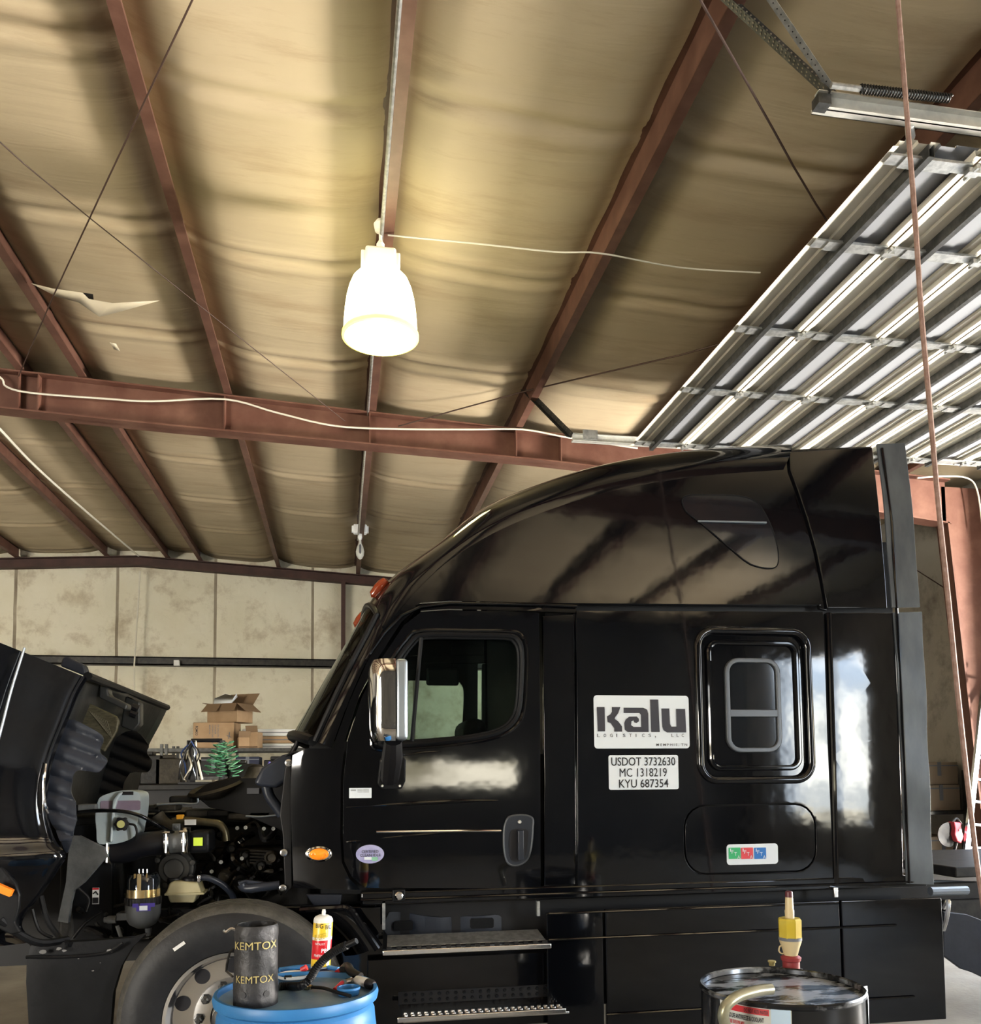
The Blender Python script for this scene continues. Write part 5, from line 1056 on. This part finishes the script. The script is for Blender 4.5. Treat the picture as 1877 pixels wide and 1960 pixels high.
# blue tube behind the can
bm = BM(); tube(bm, spl([L3(535, 1862, .012), L3(570, 1857, .012), L3(610, 1855, .012), L3(648, 1862, .014)], 5), .009, 10); tag(obj('blue_air_line', bm, BLUE), 'blue air line curving along the rear edge of the drum lid', 'hose')
# ------------------------------------------------------------------ black drum
KX, KY, KT = S(1494, 1884, 3.0).x, 3.0, S(1494, 1884, 3.0).z
t = thing('steel_drum', 'black steel coolant drum with a wet stained lid before the truck skirt', 'drum', (KX, KY, 0))
RK = .287
bm = BM(); lathe(bm, [(RK-.01, 0), (RK, .01), (RK, .28), (RK+.008, .295), (RK, .31), (RK, .57), (RK+.008, .585), (RK, .6), (RK, KT-.02)], (KX, KY, 0), seg=72, cap=False); obj('drum_body', bm, DRUMK, t)
bm = BM(); lathe(bm, [(RK, KT-.022), (RK+.006, KT-.016), (RK+.007, KT-.006), (RK+.001, KT), (RK-.007, KT-.004), (RK-.008, KT-.02)], (KX, KY, 0), seg=72, cap=False); obj('drum_rim', bm, mat('worn_rim', (.03, .032, .036), .22, .6, col2=(.4, .42, .45), scale=6, cr=(.5, .62)), t)
bm = BM(); lathe(bm, [(0, KT-.022), (RK-.005, KT-.022)], (KX, KY, 0), seg=60, cap=False); obj('drum_lid', bm, DRUMT, t, label='wet lid streaked with grey-white residue')
bm = BM(); lathe(bm, [(.012, 0), (.012, .012), (.016, .014), (.016, .02), (0, .02)], SZ(1477, 1848, KT-.02)+Vector((0, 0, 0)), seg=12); obj('vent_bung', bm, CHALK, t)
def arcp(name, a0, a1, z0, z1, m, par, off=.002, n=24):
    bm = BM(); V = [[bm.verts.new((KX+math.cos(a)*(RK+off), KY+math.sin(a)*(RK+off), z)) for z in (z0, z1)] for a in [a0+(a1-a0)*k/n for k in range(n+1)]]
    for i in range(n): bm.faces.new((V[i][0], V[i+1][0], V[i+1][1], V[i][1]))
    return obj(name, bm, m, par)
def ang(px, py=1930):     # angle on the drum wall met by a sight line
    d = ray(px, py); A = d.x**2+d.y**2; B = -2*(d.x*KX+d.y*KY); Cc = KX**2+KY**2-RK**2; D = B*B-4*A*Cc; s = (-B-math.sqrt(max(D, 0)))/(2*A)
    return math.atan2(d.y*s-KY, d.x*s-KX), EYE+d.z*s
a0, z0_ = ang(1378, 1905); a1, z1_ = ang(1514, 1930)
WL = mat('drum_label_paper', (.55, .56, .54), .5)
dl = arcp('drum_label', a0, a1, z1_-.22, z1_, WL, t)
ar = ang(1471, 1920)[0]; arcp('label_red_band', a0+.05, ar, z1_-.032, z1_-.01, RED2, dl, .003)
arcp('label_blue_column', ar+.02, a1-.01, z1_-.2, z1_-.004, mat('label_pale_blue', (.45, .58, .72), .5), dl, .003)
def ltext(s, aa, ab, z0, z1, m, bold=.01):
    bm = textfit(s, 0, 1, z0, z1, bold)
    for v in bm.verts: a = aa+(ab-aa)*v.co.x; v.co = Vector((KX+math.cos(a)*(RK+.004), KY+math.sin(a)*(RK+.004), v.co.z))
    obj('label_lettering', bm, m, dl, smooth=0)
ltext('DO NOT ADD WATER', a0+(ar-a0)*.55, ar-.01, z1_-.028, z1_-.015, INK)
ltext('EXTENDED LIFE ANTIFREEZE & COOLANT', a0+.03, ar-.06, z1_-.056, z1_-.040, INK, .02); ltext('READY TO USE 50/50 PRE-MIX', a0+.03, a0+(ar-a0)*.55, z1_-.075, z1_-.062, RED2, .02)
ltext('RED-AF55CD', a0+.04, a0+(ar-a0)*.3, z1_-.095, z1_-.086, INKG); ltext('55 U.S. GAL', a0+.04, a0+(ar-a0)*.32, z1_-.125, z1_-.116, INKG)
for k, u in enumerate((.35, .72)):
    am = ar+.02+(a1-ar)*u; zc = z1_-.075; bm = BM()
    P = [Vector((KX+math.cos(am+du/RK)*(RK+.004), KY+math.sin(am+du/RK)*(RK+.004), zc+dz)) for du, dz in ((0, .02), (.018, 0), (0, -.02), (-.018, 0))]
    for i in range(4): tube(bm, [P[i], P[(i+1) % 4]], .0015, 4)
    obj('hazard_diamond', bm, RED2, dl, smooth=0); ltext('!' if k == 0 else '*', am-.012, am+.012, zc-.009, zc+.009, INK)
a2, z2_ = ang(1640, 1900); arcp('paper_sheet', -.62, -.12, KT-.20, KT-.03, PAPER, t, .006); 
bm = BM(); a_, b_ = S(1648, 1890, KY-.02), S(1661, 1888, KY-.02); v = [bm.verts.new(p) for p in (S(1640, 1900, KY-.03), S(1650, 1889, KY+.0), S(1658, 1887, KY+.02), S(1661, 1920, KY+.02), S(1662, 2010, KY+.02), S(1642, 2010, KY-.03))]; bm.faces.new(v)
tag(obj('paper_bag', bm, PAPER, sol=.003), 'cream paper sheet stuck behind the right edge of the black drum', 'paper')
# pump
pb = SZ(1514, 1858, KT-.022); t = thing('drum_pump', 'yellow plastic siphon pump with dark red tip upright in the black drum', 'pump', tuple(pb))
def pz(py): return S(1512, py, pb.y).z-pb.z
k = 3.0/1650*1.0
def rp_(pxw): return pxw*pb.length/1720*.5
lth = lambda prof, n_, m_, seg=24, label=None, lean=.0: (lambda bm: (lathe(bm, prof, pb, seg=seg), obj(n_, bm, m_, t, label=label)))(BM())
lth([(.045, 0), (.045, .008), (.03, .012)], 'bung_ring', DSTEEL)
lth([(rp_(30), pz(1856)), (rp_(30), pz(1840)), (rp_(34), pz(1838)), (rp_(36), pz(1832)), (rp_(26), pz(1828))], 'red_collar', mat('dull_red', (.28, .04, .045), .45))
lth([(rp_(22), pz(1831)), (rp_(32), pz(1812)), (rp_(38), pz(1803)), (rp_(40), pz(1794))], 'lower_bell', TUBEW)
lth([(rp_(40.5), pz(1799)), (rp_(40.5), pz(1793))], 'grey_band', INKG)
bm = BM(); lathe(bm, [(rp_(41), pz(1794)), (rp_(42), pz(1760)), (rp_(38), pz(1757)), (rp_(14), pz(1757))], pb, seg=8); obj('yellow_coupling', bm, TUBEY, t, smooth=0)
lth([(rp_(16), pz(1758)), (rp_(17), pz(1743)), (rp_(15), pz(1741)), (rp_(14), pz(1722)), (rp_(13), pz(1716))], 'nozzle_tube', TUBEW)
lth([(rp_(14), pz(1717)), (rp_(13), pz(1707)), (rp_(9), pz(1705)), (0, pz(1705))], 'nozzle_tip', mat('dark_red_tip', (.10, .02, .03), .4), label='dark red tip')
bm = BM(); a = pb+Vector((-rp_(26), 0, pz(1812))); tube(bm, spl([a, a+Vector((-.016, 0, .004)), a+Vector((-.022, 0, -.014)), a+Vector((-.01, 0, -.026)), a+Vector((.006, 0, -.022))], 5), .003, 6); obj('cap_strap', bm, TUBEW, t)
# elbow pipe
P = spl([S(1476, 1893, 2.74), S(1450, 1896, 2.73), S(1415, 1906, 2.72), S(1392, 1922, 2.71), S(1384, 1942, 2.71), S(1388, 1965, 2.72), S(1396, 2010, 2.73)], 7)
bm = BM(); tube(bm, P, .0185, 16); e_ = tag(obj('suction_hose', bm, HOSEM), 'bent hazy grey suction pipe hooked over the rim of the black drum', 'pipe')
bm = BM(); tube(bm, [P[0]+(P[1]-P[0])*.02, P[0]-(P[1]-P[0])*.02], .014, 14); obj('pipe_bore', bm, INKG, e_)
# ------------------------------------------------------------------ storage at the back
SY = 13.; TZ = S(400, 1432, SY).z
t = thing('storage_rack', 'dark steel storage rack against the back wall behind the engine', 'rack', (S(400, 1432, SY).x, SY, 0))
xa, xb = S(150, 1432, SY).x, S(640, 1432, SY).x
for z in (TZ, S(300, 1487, SY).z, S(300, 1540, SY).z, .5):
    bm = BM(); box(bm, (xa, SY, z-.05), (xb, SY+.9, z-.0)); obj('shelf_board', bm, GALVD, t, smooth=0)
for x in [S(p, 1450, SY).x for p in (160, 309, 318, 440, 560, 636)]:
    for yy in (SY-.02, SY+.88):
        bm = BM(); box(bm, (x-.02, yy, 0), (x+.02, yy+.04, TZ+(.02 if x > -2 else .06))); obj('post', bm, GALVD, t, smooth=0)
rnd = random.Random(3)
cols = [('black_crate', (.01, .01, .012)), ('grey_carton', (.25, .26, .26)), ('brown_carton', (.12, .08, .05)), ('pale_carton', (.42, .42, .4)), ('navy_case', (.015, .02, .05))]
cm = [mat(n, c, .6) for n, c in cols]
lab2 = ['black crate', 'grey carton', 'brown carton', 'pale carton', 'navy case']
places = ['upper shelf of the rack beneath the open hood', 'upper shelf of the rack beside the double post', 'upper shelf below the closed cardboard box', 'lower shelf of the rack beneath the open hood', 'lower shelf of the rack beside the double post', 'lower shelf below the closed cardboard box']
def carton(name, lo, hi, m, label, cat='box', grp=None, rz=0):
    c = ((lo[0]+hi[0])/2, (lo[1]+hi[1])/2, lo[2]); t = thing(name, label, cat, c, grp)
    bm = BM(); box(bm, (lo[0]-c[0], lo[1]-c[1], 0), (hi[0]-c[0], hi[1]-c[1], hi[2]-c[2])); obj('box_body', bm, m, t, local=True, bev=.008)
    bm = BM(); box(bm, (lo[0]-c[0]+.0, lo[1]-c[1]-.004, hi[2]-c[2]-.05), (hi[0]-c[0], lo[1]-c[1], hi[2]-c[2]-.035)); box(bm, (-.025, lo[1]-c[1]-.003, (hi[2]-lo[2])*.4), (.025, lo[1]-c[1], hi[2]-c[2])); obj('tape_and_lid_edge', bm, INKG, t, local=True, smooth=0)
    t.rotation_euler.z = rz; return t
k = 0
for sh, (zz, zt) in enumerate(((S(300, 1487, SY).z, TZ-.06), (S(300, 1540, SY).z, S(300, 1487, SY).z-.06))):
    for seg_, (pa, pb2) in enumerate(((170, 305), (322, 436), (446, 556))):
        x = S(pa, 1480, SY).x; xe = S(pb2, 1480, SY).x; j = 0
        xw = (xe-x-.06)/2
        for j in range(2):
            ci = (k*2+j*3+sh) % 5; h = (zt-zz)*rnd.uniform(.6, .95)
            carton('storage_carton', (x+.02, SY+.1, zz), (x+xw-.02, SY+.6, zz+h), cm[ci], '%s, %s on the %s' % (lab2[ci], ('first', 'second')[j], places[sh*3+seg_]), 'box', 'boxes on the back rack'); x += xw+.03
        k += 1
# cardboard boxes on top
def S3(px, py): p = S(px, py, SY+.15); return p
a = S3(372, 1430); b = S3(452, 1383); w = b.x-a.x; h = b.z-TZ
t = thing('cardboard_box', 'closed brown cardboard box with 10 gallon seat cooler printing, on the back rack', 'box', (a.x+w/2, SY+.35, TZ), rz=-.12)
bm = BM(); box(bm, (-w/2, -.22, 0), (w/2, .22, h)); cb = obj('box_body', bm, CARD, t, local=True, bev=.006)
def btext(s, x, z, hgt, ln, par, m=INK):
    bm = textfit(s, -ln/2, ln/2, -hgt/2, hgt/2, .02)
    for v in bm.verts: X, Z = v.co.x, v.co.z; v.co = Vector((x+Z, -.2235, z-X))
    obj('printed_line', bm, m, par, local=True, smooth=0)
btext('ROMCO', -w*.41, h*.68, .035, h*.36, cb); 
for i, s in enumerate(('10 GALLON SEAT', 'COOLER', 'CONTENTS: ONE COOLER', 'MADE IN USA')): btext(s, w*(.12-.07*i)-.0, h*(.55 if i in (0, 2) else .72), .022, h*(.72 if i in (0, 2) else .36), cb, INKG)
bm = BM(); tube(bm, [(w*.38, -.223, h*.35), (w*.40, -.223, h*.62)], .006, 5); tube(bm, [(w*.33, -.223, h*.5), (w*.44, -.223, h*.42)], .005, 5); obj('printed_arrow', bm, INKG, cb, local=True)
a = S3(394, 1384); b = S3(443, 1350); x0, x1 = a.x, S3(480, 1384).x; z0 = TZ+h+.002; hh2 = S3(440, 1347).z-z0
t = thing('cardboard_box', 'open cardboard box with flared flaps and white packing on top of the closed one', 'box', ((x0+x1)/2, SY+.33, z0), rz=-.5)
w2 = (x1-x0)*.40; d2 = .20; bm = BM(); th_ = .006
for lo, hi in (((-w2, -d2, 0), (w2, -d2+th_, hh2)), ((-w2, d2-th_, 0), (w2, d2, hh2)), ((-w2, -d2, 0), (-w2+th_, d2, hh2)), ((w2-th_, -d2, 0), (w2, d2, hh2)), ((-w2, -d2, 0), (w2, d2, th_))): box(bm, lo, hi)
obj('box_body', bm, CARD, t, local=True, smooth=0)
def flp(p, q, o): 
    bm = BM(); p = Vector(p); q = Vector(q); o = Vector(o); v = [bm.verts.new(c) for c in (p, q, q+o, p+o)]; bm.faces.new(v); obj('flap', bm, CARDD, t, local=True, sol=.006, smooth=0)
flp((-w2, -d2, hh2), (-.005, -d2, hh2), (-.03, -.10, -.12)); flp((.005, -d2, hh2), (w2, -d2, hh2), (.02, -.10, -.12)); flp((w2, -d2, hh2), (w2, d2, hh2), (.16, -.02, -.12)); flp((-w2, -d2, hh2), (-w2, d2, hh2), (-.13, .05, .03)); flp((-w2, d2, hh2), (w2, d2, hh2), (.08, .06, .18))
bm = BM(); vv = [(-w2*.9, -.1, hh2-.02), (w2*.4, -.14, hh2), (w2*.55, -.05, hh2+.16), (w2*.2, .1, hh2+.13), (-w2*.5, .05, hh2+.17), (-w2*1.05, -.02, hh2+.10)]
bm.faces.new([bm.verts.new(p) for p in vv]); obj('white_packing', bm, PAPER, t, local=True, sol=.01)
for (pa, pc_, pd, pe, rz, lb) in ((453, 1412, 470, 1432, .2, 'small torn cardboard box leaning by the closed box'), (472, 1402, 491, 1438, -.3, 'little grey-brown carton with raised flap right of the closed box')):
    a = S3(pa, pe); b = S3(pd, pc_); t = thing('cardboard_box', lb, 'box', ((a.x+b.x)/2+.04, SY+.12, TZ), rz=rz); w = (b.x-a.x)/2+.02; hq = b.z-TZ
    bm = BM(); box(bm, (-w, -.09, 0), (w, .1, hq)); obj('box_body', bm, CARD, t, local=True, bev=.005)
    flp((-w, -.09, hq), (w, -.09, hq), (.0, -.03, .09)); flp((-w, -.1, .02), (w, -.1, .02), (.02, -.05, -.015))
for i, (pa, pt, pe, pbm, m_, nm, lb) in enumerate(((489, 1423, 600, 1433, WHITEP, 'long_carton', 'lowest long white flat carton on the back rack'), (468, 1409, 592, 1422, CARD, 'long_carton', 'long brown flat carton between two white ones on the back rack'), (464, 1395, 590, 1408, WHITEP, 'long_carton', 'top long white flat carton with wavy edge on the back rack'))):
    a = S(pa, pbm, SY+.4); b = S(pe, pt, SY+.4); z0 = TZ+.0 if i == 0 else zp; z1 = b.z if i else S(500, 1423, SY+.4).z
    t = thing(nm, lb, 'box', ((a.x+b.x)/2, SY+.62, z0)); w = (b.x-a.x)/2; bm = BM(); box(bm, (-w, -.22, 0), (w, .22, z1-z0)); obj('box_body', bm, m_, t, local=True, bev=.012); bm = BM(); box(bm, (-w+.02, -.224, (z1-z0)*.45), (w-.02, -.22, (z1-z0)*.55)); obj('edge_fold', bm, INKG, t, local=True, smooth=0); zp = z1+.002
# workbench between rack and truck, with hanging coils
WBY = 9.6; bz = S(400, 1500, WBY).z
t = thing('workbench', 'dark cluttered workbench beyond the truck engine', 'workbench', (S(380, 1500, WBY).x, WBY, 0)); xa, xb = S(200, 1500, WBY).x, S(600, 1500, WBY).x
bm = BM(); box(bm, (xa, WBY-.35, bz-.06), (xb, WBY+.35, bz)); obj('bench_top', bm, ENG, t, bev=.01)
for xx in (xa+.06, xb-.06):
    for yy in (WBY-.3, WBY+.3): bm = BM(); box(bm, (xx-.04, yy-.04, 0), (xx+.04, yy+.04, bz-.06)); obj('leg', bm, ENG, t, smooth=0)
bm = BM(); box(bm, (xa+.1, WBY-.2, .1), (xb-.1, WBY+.3, bz-.06)); obj('cabinet', bm, PLASTD, t)
HY = 9.2
t = thing('hose_stand', 'black upright stand behind the engine carrying coils and cables', 'stand', (S(425, 1440, HY+.1).x, HY+.15, bz))
bm = BM(); xh = S(425, 1430, HY+.15).x; xh0 = S(366, 1430, HY+.15).x; zt = S(425, 1416, HY).z
tube(bm, [(xh, HY+.15, bz), (xh, HY+.15, zt)], .03, 8); tube(bm, [(xh0, HY+.15, bz), (xh0, HY+.15, zt)], .045, 8); tube(bm, [(xh0, HY+.15, zt), (xh, HY+.15, zt)], .02, 8); box(bm, (xh0-.1, HY, bz), (xh+.1, HY+.3, bz+.02)); obj('stand_frame', bm, PLASTD, t)
def coil(p0, p1, r, turns, m, label, w=.006):
    a = S(*p0, HY); b = S(*p1, HY); x, y = frame(b-a); n = turns*10
    bm = BM(); tube(bm, [a+(b-a)*(k/n)+(x*math.cos(2*PI*k/10)+y*math.sin(2*PI*k/10))*r for k in range(n+1)], w, 5)
    tag(obj('coiled_air_line', bm, m), label, 'coiled hose', 'coiled air lines')
coil((422, 1422), (398, 1482), .062, 6, GREEN, 'leftmost green coiled air line hanging on the stand')
coil((425, 1420), (424, 1486), .05, 9, GREEN, 'middle straight green coiled air line on the stand')
coil((436, 1420), (456, 1484), .06, 7, GREEN, 'rightmost green coiled air line splayed from the stand')
coil((424, 1424), (410, 1460), .07, 4, GREEN, 'short front green coiled air line on the stand'); coil((430, 1430), (448, 1470), .055, 4, mat('pale_green_coil', (.2, .35, .22), .35), 'paler green coiled air line on the stand')
rnd = random.Random(9)
for i in range(14):
    m_ = (WIRE, DSTEEL, PLASTD, mat('blue_wire%d' % i, (.05, .09, .25), .4), SATIN, PLASTD, PLASTD)[i % 7]
    x = 352+rnd.uniform(-4, 26); P = [(366+rnd.uniform(-6, 8), 1418), (x+rnd.uniform(-4, 8), 1440), (x+rnd.uniform(-6, 6), 1465), (x+rnd.uniform(-10, 10), 1492)]
    bm = BM(); tube(bm, spl([S(a, b, HY+rnd.uniform(-.06, .06)) for a, b in P], 5), rnd.choice((.006, .009, .012)), 6)
    tag(obj('hanging_cable', bm, m_), 'tangled black, blue and pale cable in the bundle hung beside the green coils', 'cable', 'hanging cable bundle')
bm = BM(); c = S(488, 1486, 9.3); lathe(bm, [(.16, 0), (.155, .04), (.12, .10), (.09, .17), (.04, .20), (0, .2)], (c.x, 9.45, bz), seg=20); tag(obj('canvas_bag', bm, ENGB), 'slumped brown canvas bag on the workbench beside the green coils', 'bag')
bm = BM(); tube(bm, spl([S(516, 1458, 9.3), S(510, 1470, 9.3), S(500, 1480, 9.3)], 4), .012, 6); tag(obj('blue_strap', bm, mat('violet_strap', (.10, .08, .4), .5)), 'thin blue-violet strap on the workbench', 'strap')
rnd = random.Random(4)
for i, (pa, pt) in enumerate(((250, 1440), (285, 1446), (325, 1452), (462, 1462), (530, 1455))):
    a = S(pa, pt, 9.5); bm = BM(); w = .13; z1 = max(a.z, bz+.12)
    box(bm, (a.x-w, 9.42, bz), (a.x+w, 9.7, z1)); box(bm, (a.x-w*.5, 9.45, z1), (a.x+w*.4, 9.6, z1+.04)); tag(obj('tool_case', bm, (PLASTD, ENG, ENGB, DSTEEL, PLASTD)[i], bev=.01), 'dark tool case on the workbench, %s from its end under the hood' % ('first', 'second', 'third', 'fourth', 'fifth')[i], 'case', 'dark tool cases')
# ------------------------------------------------------------------ right-hand corner beyond the truck
t = thing('storage_shelf', 'dim shelving along the side wall behind the truck fairing', 'shelf', (7.4, 11.2, 0))
zs = [S(1795, 1545, 10.6).z, S(1795, 1640, 10.6).z, .4]
for z in zs: bm = BM(); box(bm, (7.05, 9.5, z-.04), (7.65, 12.5, z)); obj('shelf_board', bm, DSTEEL, t, smooth=0)
for yy in (9.52, 12.46): 
    for xx in (7.07, 7.6): bm = BM(); box(bm, (xx, yy, 0), (xx+.04, yy+.04, zs[0]+.5)); obj('post', bm, DSTEEL, t, smooth=0)
DC = mat('dim_cardboard', (.30, .24, .18), .8)
for i, (y0, y1, zb, h) in enumerate(((9.6, 10.1, zs[0], .32), (10.15, 10.65, zs[0], .30), (9.62, 10.1, zs[0]+.322, .28), (10.7, 11.3, zs[0], .45), (9.6, 10.2, zs[1], .35), (10.3, 10.9, zs[1], .3))):
    carton('cardboard_box', (7.08, y0, zb), (7.6, y1, zb+h), DC, ('cardboard box nearest the column on the side shelf', 'second cardboard box along the side shelf', 'pale cardboard box stacked on top at the side shelf', 'tall cardboard box at the far part of the side shelf', 'cardboard box on the lower side shelf above the ladder foot', 'second cardboard box on the lower side shelf')[i], 'box', 'boxes on the side shelf')
# red saw
c = S(1828, 1592, 8.2); t = thing('cutoff_saw', 'red disc-shaped cutoff saw hanging beside the aluminium ladder', 'saw', tuple(c))
bm = BM(); slabp(bm, [(c.x+a*.012, c.z+b*.012) for a, b in ((-4, 9), (3, 8), (3, 2), (5, -4), (2, -10), (-2, -8), (-4, -2), (-3, 3))], 8.15, 8.25); obj('guard', bm, REDP, t, bev=.01)
bm = BM(); lathe(bm, [(0, 0), (.13, 0), (.13, .01), (0, .01)], (c.x-.07, 8.22, c.z-.03), (0, -1, 0), 28); obj('blade', bm, DSTEEL, t)
bm = BM(); tube(bm, spl([(c.x-.03, 8.2, c.z+.1), (c.x+.02, 8.2, c.z+.14), (c.x+.07, 8.2, c.z+.08)], 4), .014, 8); tube(bm, [(c.x+.02, 8.2, c.z-.08), (c.x-.1, 8.2, c.z-.4), (c.x-.14, 8.2, .0)], .016, 8); obj('handle', bm, DSTEEL, t)
bm = BM(); box(bm, (c.x-.0, 8.14, c.z+.01), (c.x+.03, 8.15, c.z+.03)); obj('white_plate', bm, PAPER, t)
t = thing('ladder', 'aluminium extension ladder leaning against the red-brown column', 'ladder', (S(1845, 1690, 7.9).x, 7.9, 0), rz=0)
LP = [(S(1842, 1690, 7.9), S(1888, 1270, 8.75)), (S(1880, 1700, 7.9), S(1925, 1280, 8.75))]
for a, b in LP:
    d = (a-b); a = b+d*((b.z)/(b.z-a.z)); bm = BM(); tube(bm, [a, b], .035, 4); obj('rail', bm, ALU, t, smooth=0)
    if a is not None: LPd = d
A0, B0 = [(b+(a-b)*((b.z)/(b.z-a.z)), b) for a, b in LP]
for k in range(12):
    u = (k+.7)/12.3; bm = BM(); tube(bm, [A0[0].lerp(A0[1], u), B0[0].lerp(B0[1], u)], .018, 8); obj('rung', bm, ALU, t)
wire('brace_rod', [(7.55, 9.6, 3.95), (7.6, 10.6, 4.6), (7.62, 11.4, 5.1)], .007, CABLEK, 'thin wall brace rod behind the top fairing', 'brace rod')
wire('wall_cable', [S(1755, 915, 8.8), S(1800, 912, 8.85), S(1850, 915, 8.85), S(1870, 940, 8.8), S(1880, 1010, 8.8)], .010, WIRE, 'white cable looping down the column behind the truck', 'cable')
bm = BM(); c = SZ(1840, 1905, 0.)
rnd = random.Random(2); V = [[bm.verts.new((5.0+i*.16+rnd.uniform(-.03, .03), 5.0+j*.14, .012+rnd.uniform(0, .10)*(1 if 0 < i < 9 and 0 < j < 5 else 0))) for j in range(6)] for i in range(10)]
for i in range(9):
    for j in range(5): bm.faces.new((V[i][j], V[i+1][j], V[i+1][j+1], V[i][j+1]))
tag(obj('crumpled_tarp', bm, INKG, smooth=20), 'crumpled grey tarp on the floor beneath the truck frame', 'tarp')

# ------------------------------------------------------------------ light
def area(name, loc, target, sx, sy, power, col=(1, 1, 1)):
    l = bpy.data.lights.new(name, 'AREA'); l.shape = 'RECTANGLE'; l.size = sx; l.size_y = sy; l.energy = power; l.color = col
    o = bpy.data.objects.new(name, l); C.objects.link(o); o.location = loc
    d = Vector(target)-Vector(loc); o.rotation_euler = d.to_track_quat('-Z', 'Y').to_euler(); return o
# daylight thrown up off the sunlit concrete outside each open bay
area('apron_bounce', (11.4, 5.6, .15), (-.5, 7., 5.6), 1.8, 3.6, 6000, (1., .93, .83))
area('apron_bounce', (11.0, -4.2, .15), (-1, 7, 5.6), 1.8, 2.6, 12000, (1., .93, .83))
area('yard_bounce', (-12, -6.8, .3), (-1, 11, 5.2), 4.8, 2., 1300, (1., .92, .8))
area('bay_sky_fill', (7.95, -3.35, 2.4), (0, 2.5, 1.4), 2.0, 3.0, 170, (.75, .87, 1.))
area('bay_sky_fill', (7.6, 6.2, 3.2), (7, 9.5, 2.2), 1.2, 2.2, 12, (.85, .9, 1.))  # added fill that lifts the dark corner behind the truck
area('back_wall_fill', (-9, -5.7, 2.6), (-1.5, 16.6, 3.2), 2.4, 1.4, 420, (1., .95, .86))  # added fill without a source, aimed to brighten the back wall
pl = bpy.data.lights.new('lamp_glow', 'POINT'); pl.energy = 16; pl.color = (1., .88, .45); pl.shadow_soft_size = .12
o = bpy.data.objects.new('lamp_glow', pl); C.objects.link(o); o.location = (lp.x, YL-.0, lz-hh-.25)
W = bpy.data.worlds.new('world'); bpy.context.scene.world = W; W.use_nodes = True; N = W.node_tree.nodes; L = W.node_tree.links
tc = N.new('ShaderNodeTexCoord'); mp = N.new('ShaderNodeMapping'); mp.inputs['Scale'].default_value = (1, 1, 2.2); nz = N.new('ShaderNodeTexNoise'); nz.inputs['Scale'].default_value = 3.5; nz.inputs['Detail'].default_value = 7
L.new(tc.outputs['Generated'], mp.inputs['Vector']); L.new(mp.outputs['Vector'], nz.inputs['Vector'])
r = N.new('ShaderNodeValToRGB'); r.color_ramp.elements[0].position = .42; r.color_ramp.elements[1].position = .55; r.color_ramp.elements[0].color = (.30, .52, .85, 1); r.color_ramp.elements[1].color = (1, 1, 1, 1)
L.new(nz.outputs['Fac'], r.inputs['Fac'])
sp_ = N.new('ShaderNodeSeparateXYZ'); L.new(tc.outputs['Generated'], sp_.inputs[0]); mr = N.new('ShaderNodeMapRange'); L.new(sp_.outputs['Z'], mr.inputs['Value']); mr.inputs['From Min'].default_value = .06; mr.inputs['From Max'].default_value = .17
nh = N.new('ShaderNodeTexNoise'); nh.inputs['Scale'].default_value = 9; nh.inputs['Detail'].default_value = 5; mh_ = N.new('ShaderNodeMapping'); mh_.inputs['Scale'].default_value = (1, 1, 3.); L.new(tc.outputs['Generated'], mh_.inputs['Vector']); L.new(mh_.outputs['Vector'], nh.inputs['Vector'])
rh = N.new('ShaderNodeValToRGB'); rh.color_ramp.elements[0].position = .42; rh.color_ramp.elements[1].position = .55; rh.color_ramp.elements[0].color = (.4, .36, .24, 1); rh.color_ramp.elements[1].color = (1.6, 1.5, 1.2, 1); L.new(nh.outputs['Fac'], rh.inputs['Fac'])
mx = N.new('ShaderNodeMix'); mx.data_type = 'RGBA'; L.new(mr.outputs[0], mx.inputs['Factor']); L.new(rh.outputs['Color'], mx.inputs['A']); L.new(r.outputs['Color'], mx.inputs['B'])
bg = N['Background']; L.new(mx.outputs['Result'], bg.inputs['Color']); bg.inputs['Strength'].default_value = 9.
sc = bpy.context.scene
sc.view_settings.view_transform = 'Standard'; sc.view_settings.look = 'None'; sc.view_settings.exposure = .35; sc.view_settings.gamma = .92
sc.cycles.use_denoising = True
sc.cycles.max_bounces = 6; sc.cycles.diffuse_bounces = 2; sc.cycles.glossy_bounces = 3; sc.cycles.use_adaptive_sampling = True; sc.cycles.adaptive_threshold = .05; sc.cycles.transparent_max_bounces = 8; sc.cycles.transmission_bounces = 4
sc.cycles.sample_clamp_indirect = 6; sc.cycles.caustics_reflective = False; sc.cycles.caustics_refractive = False
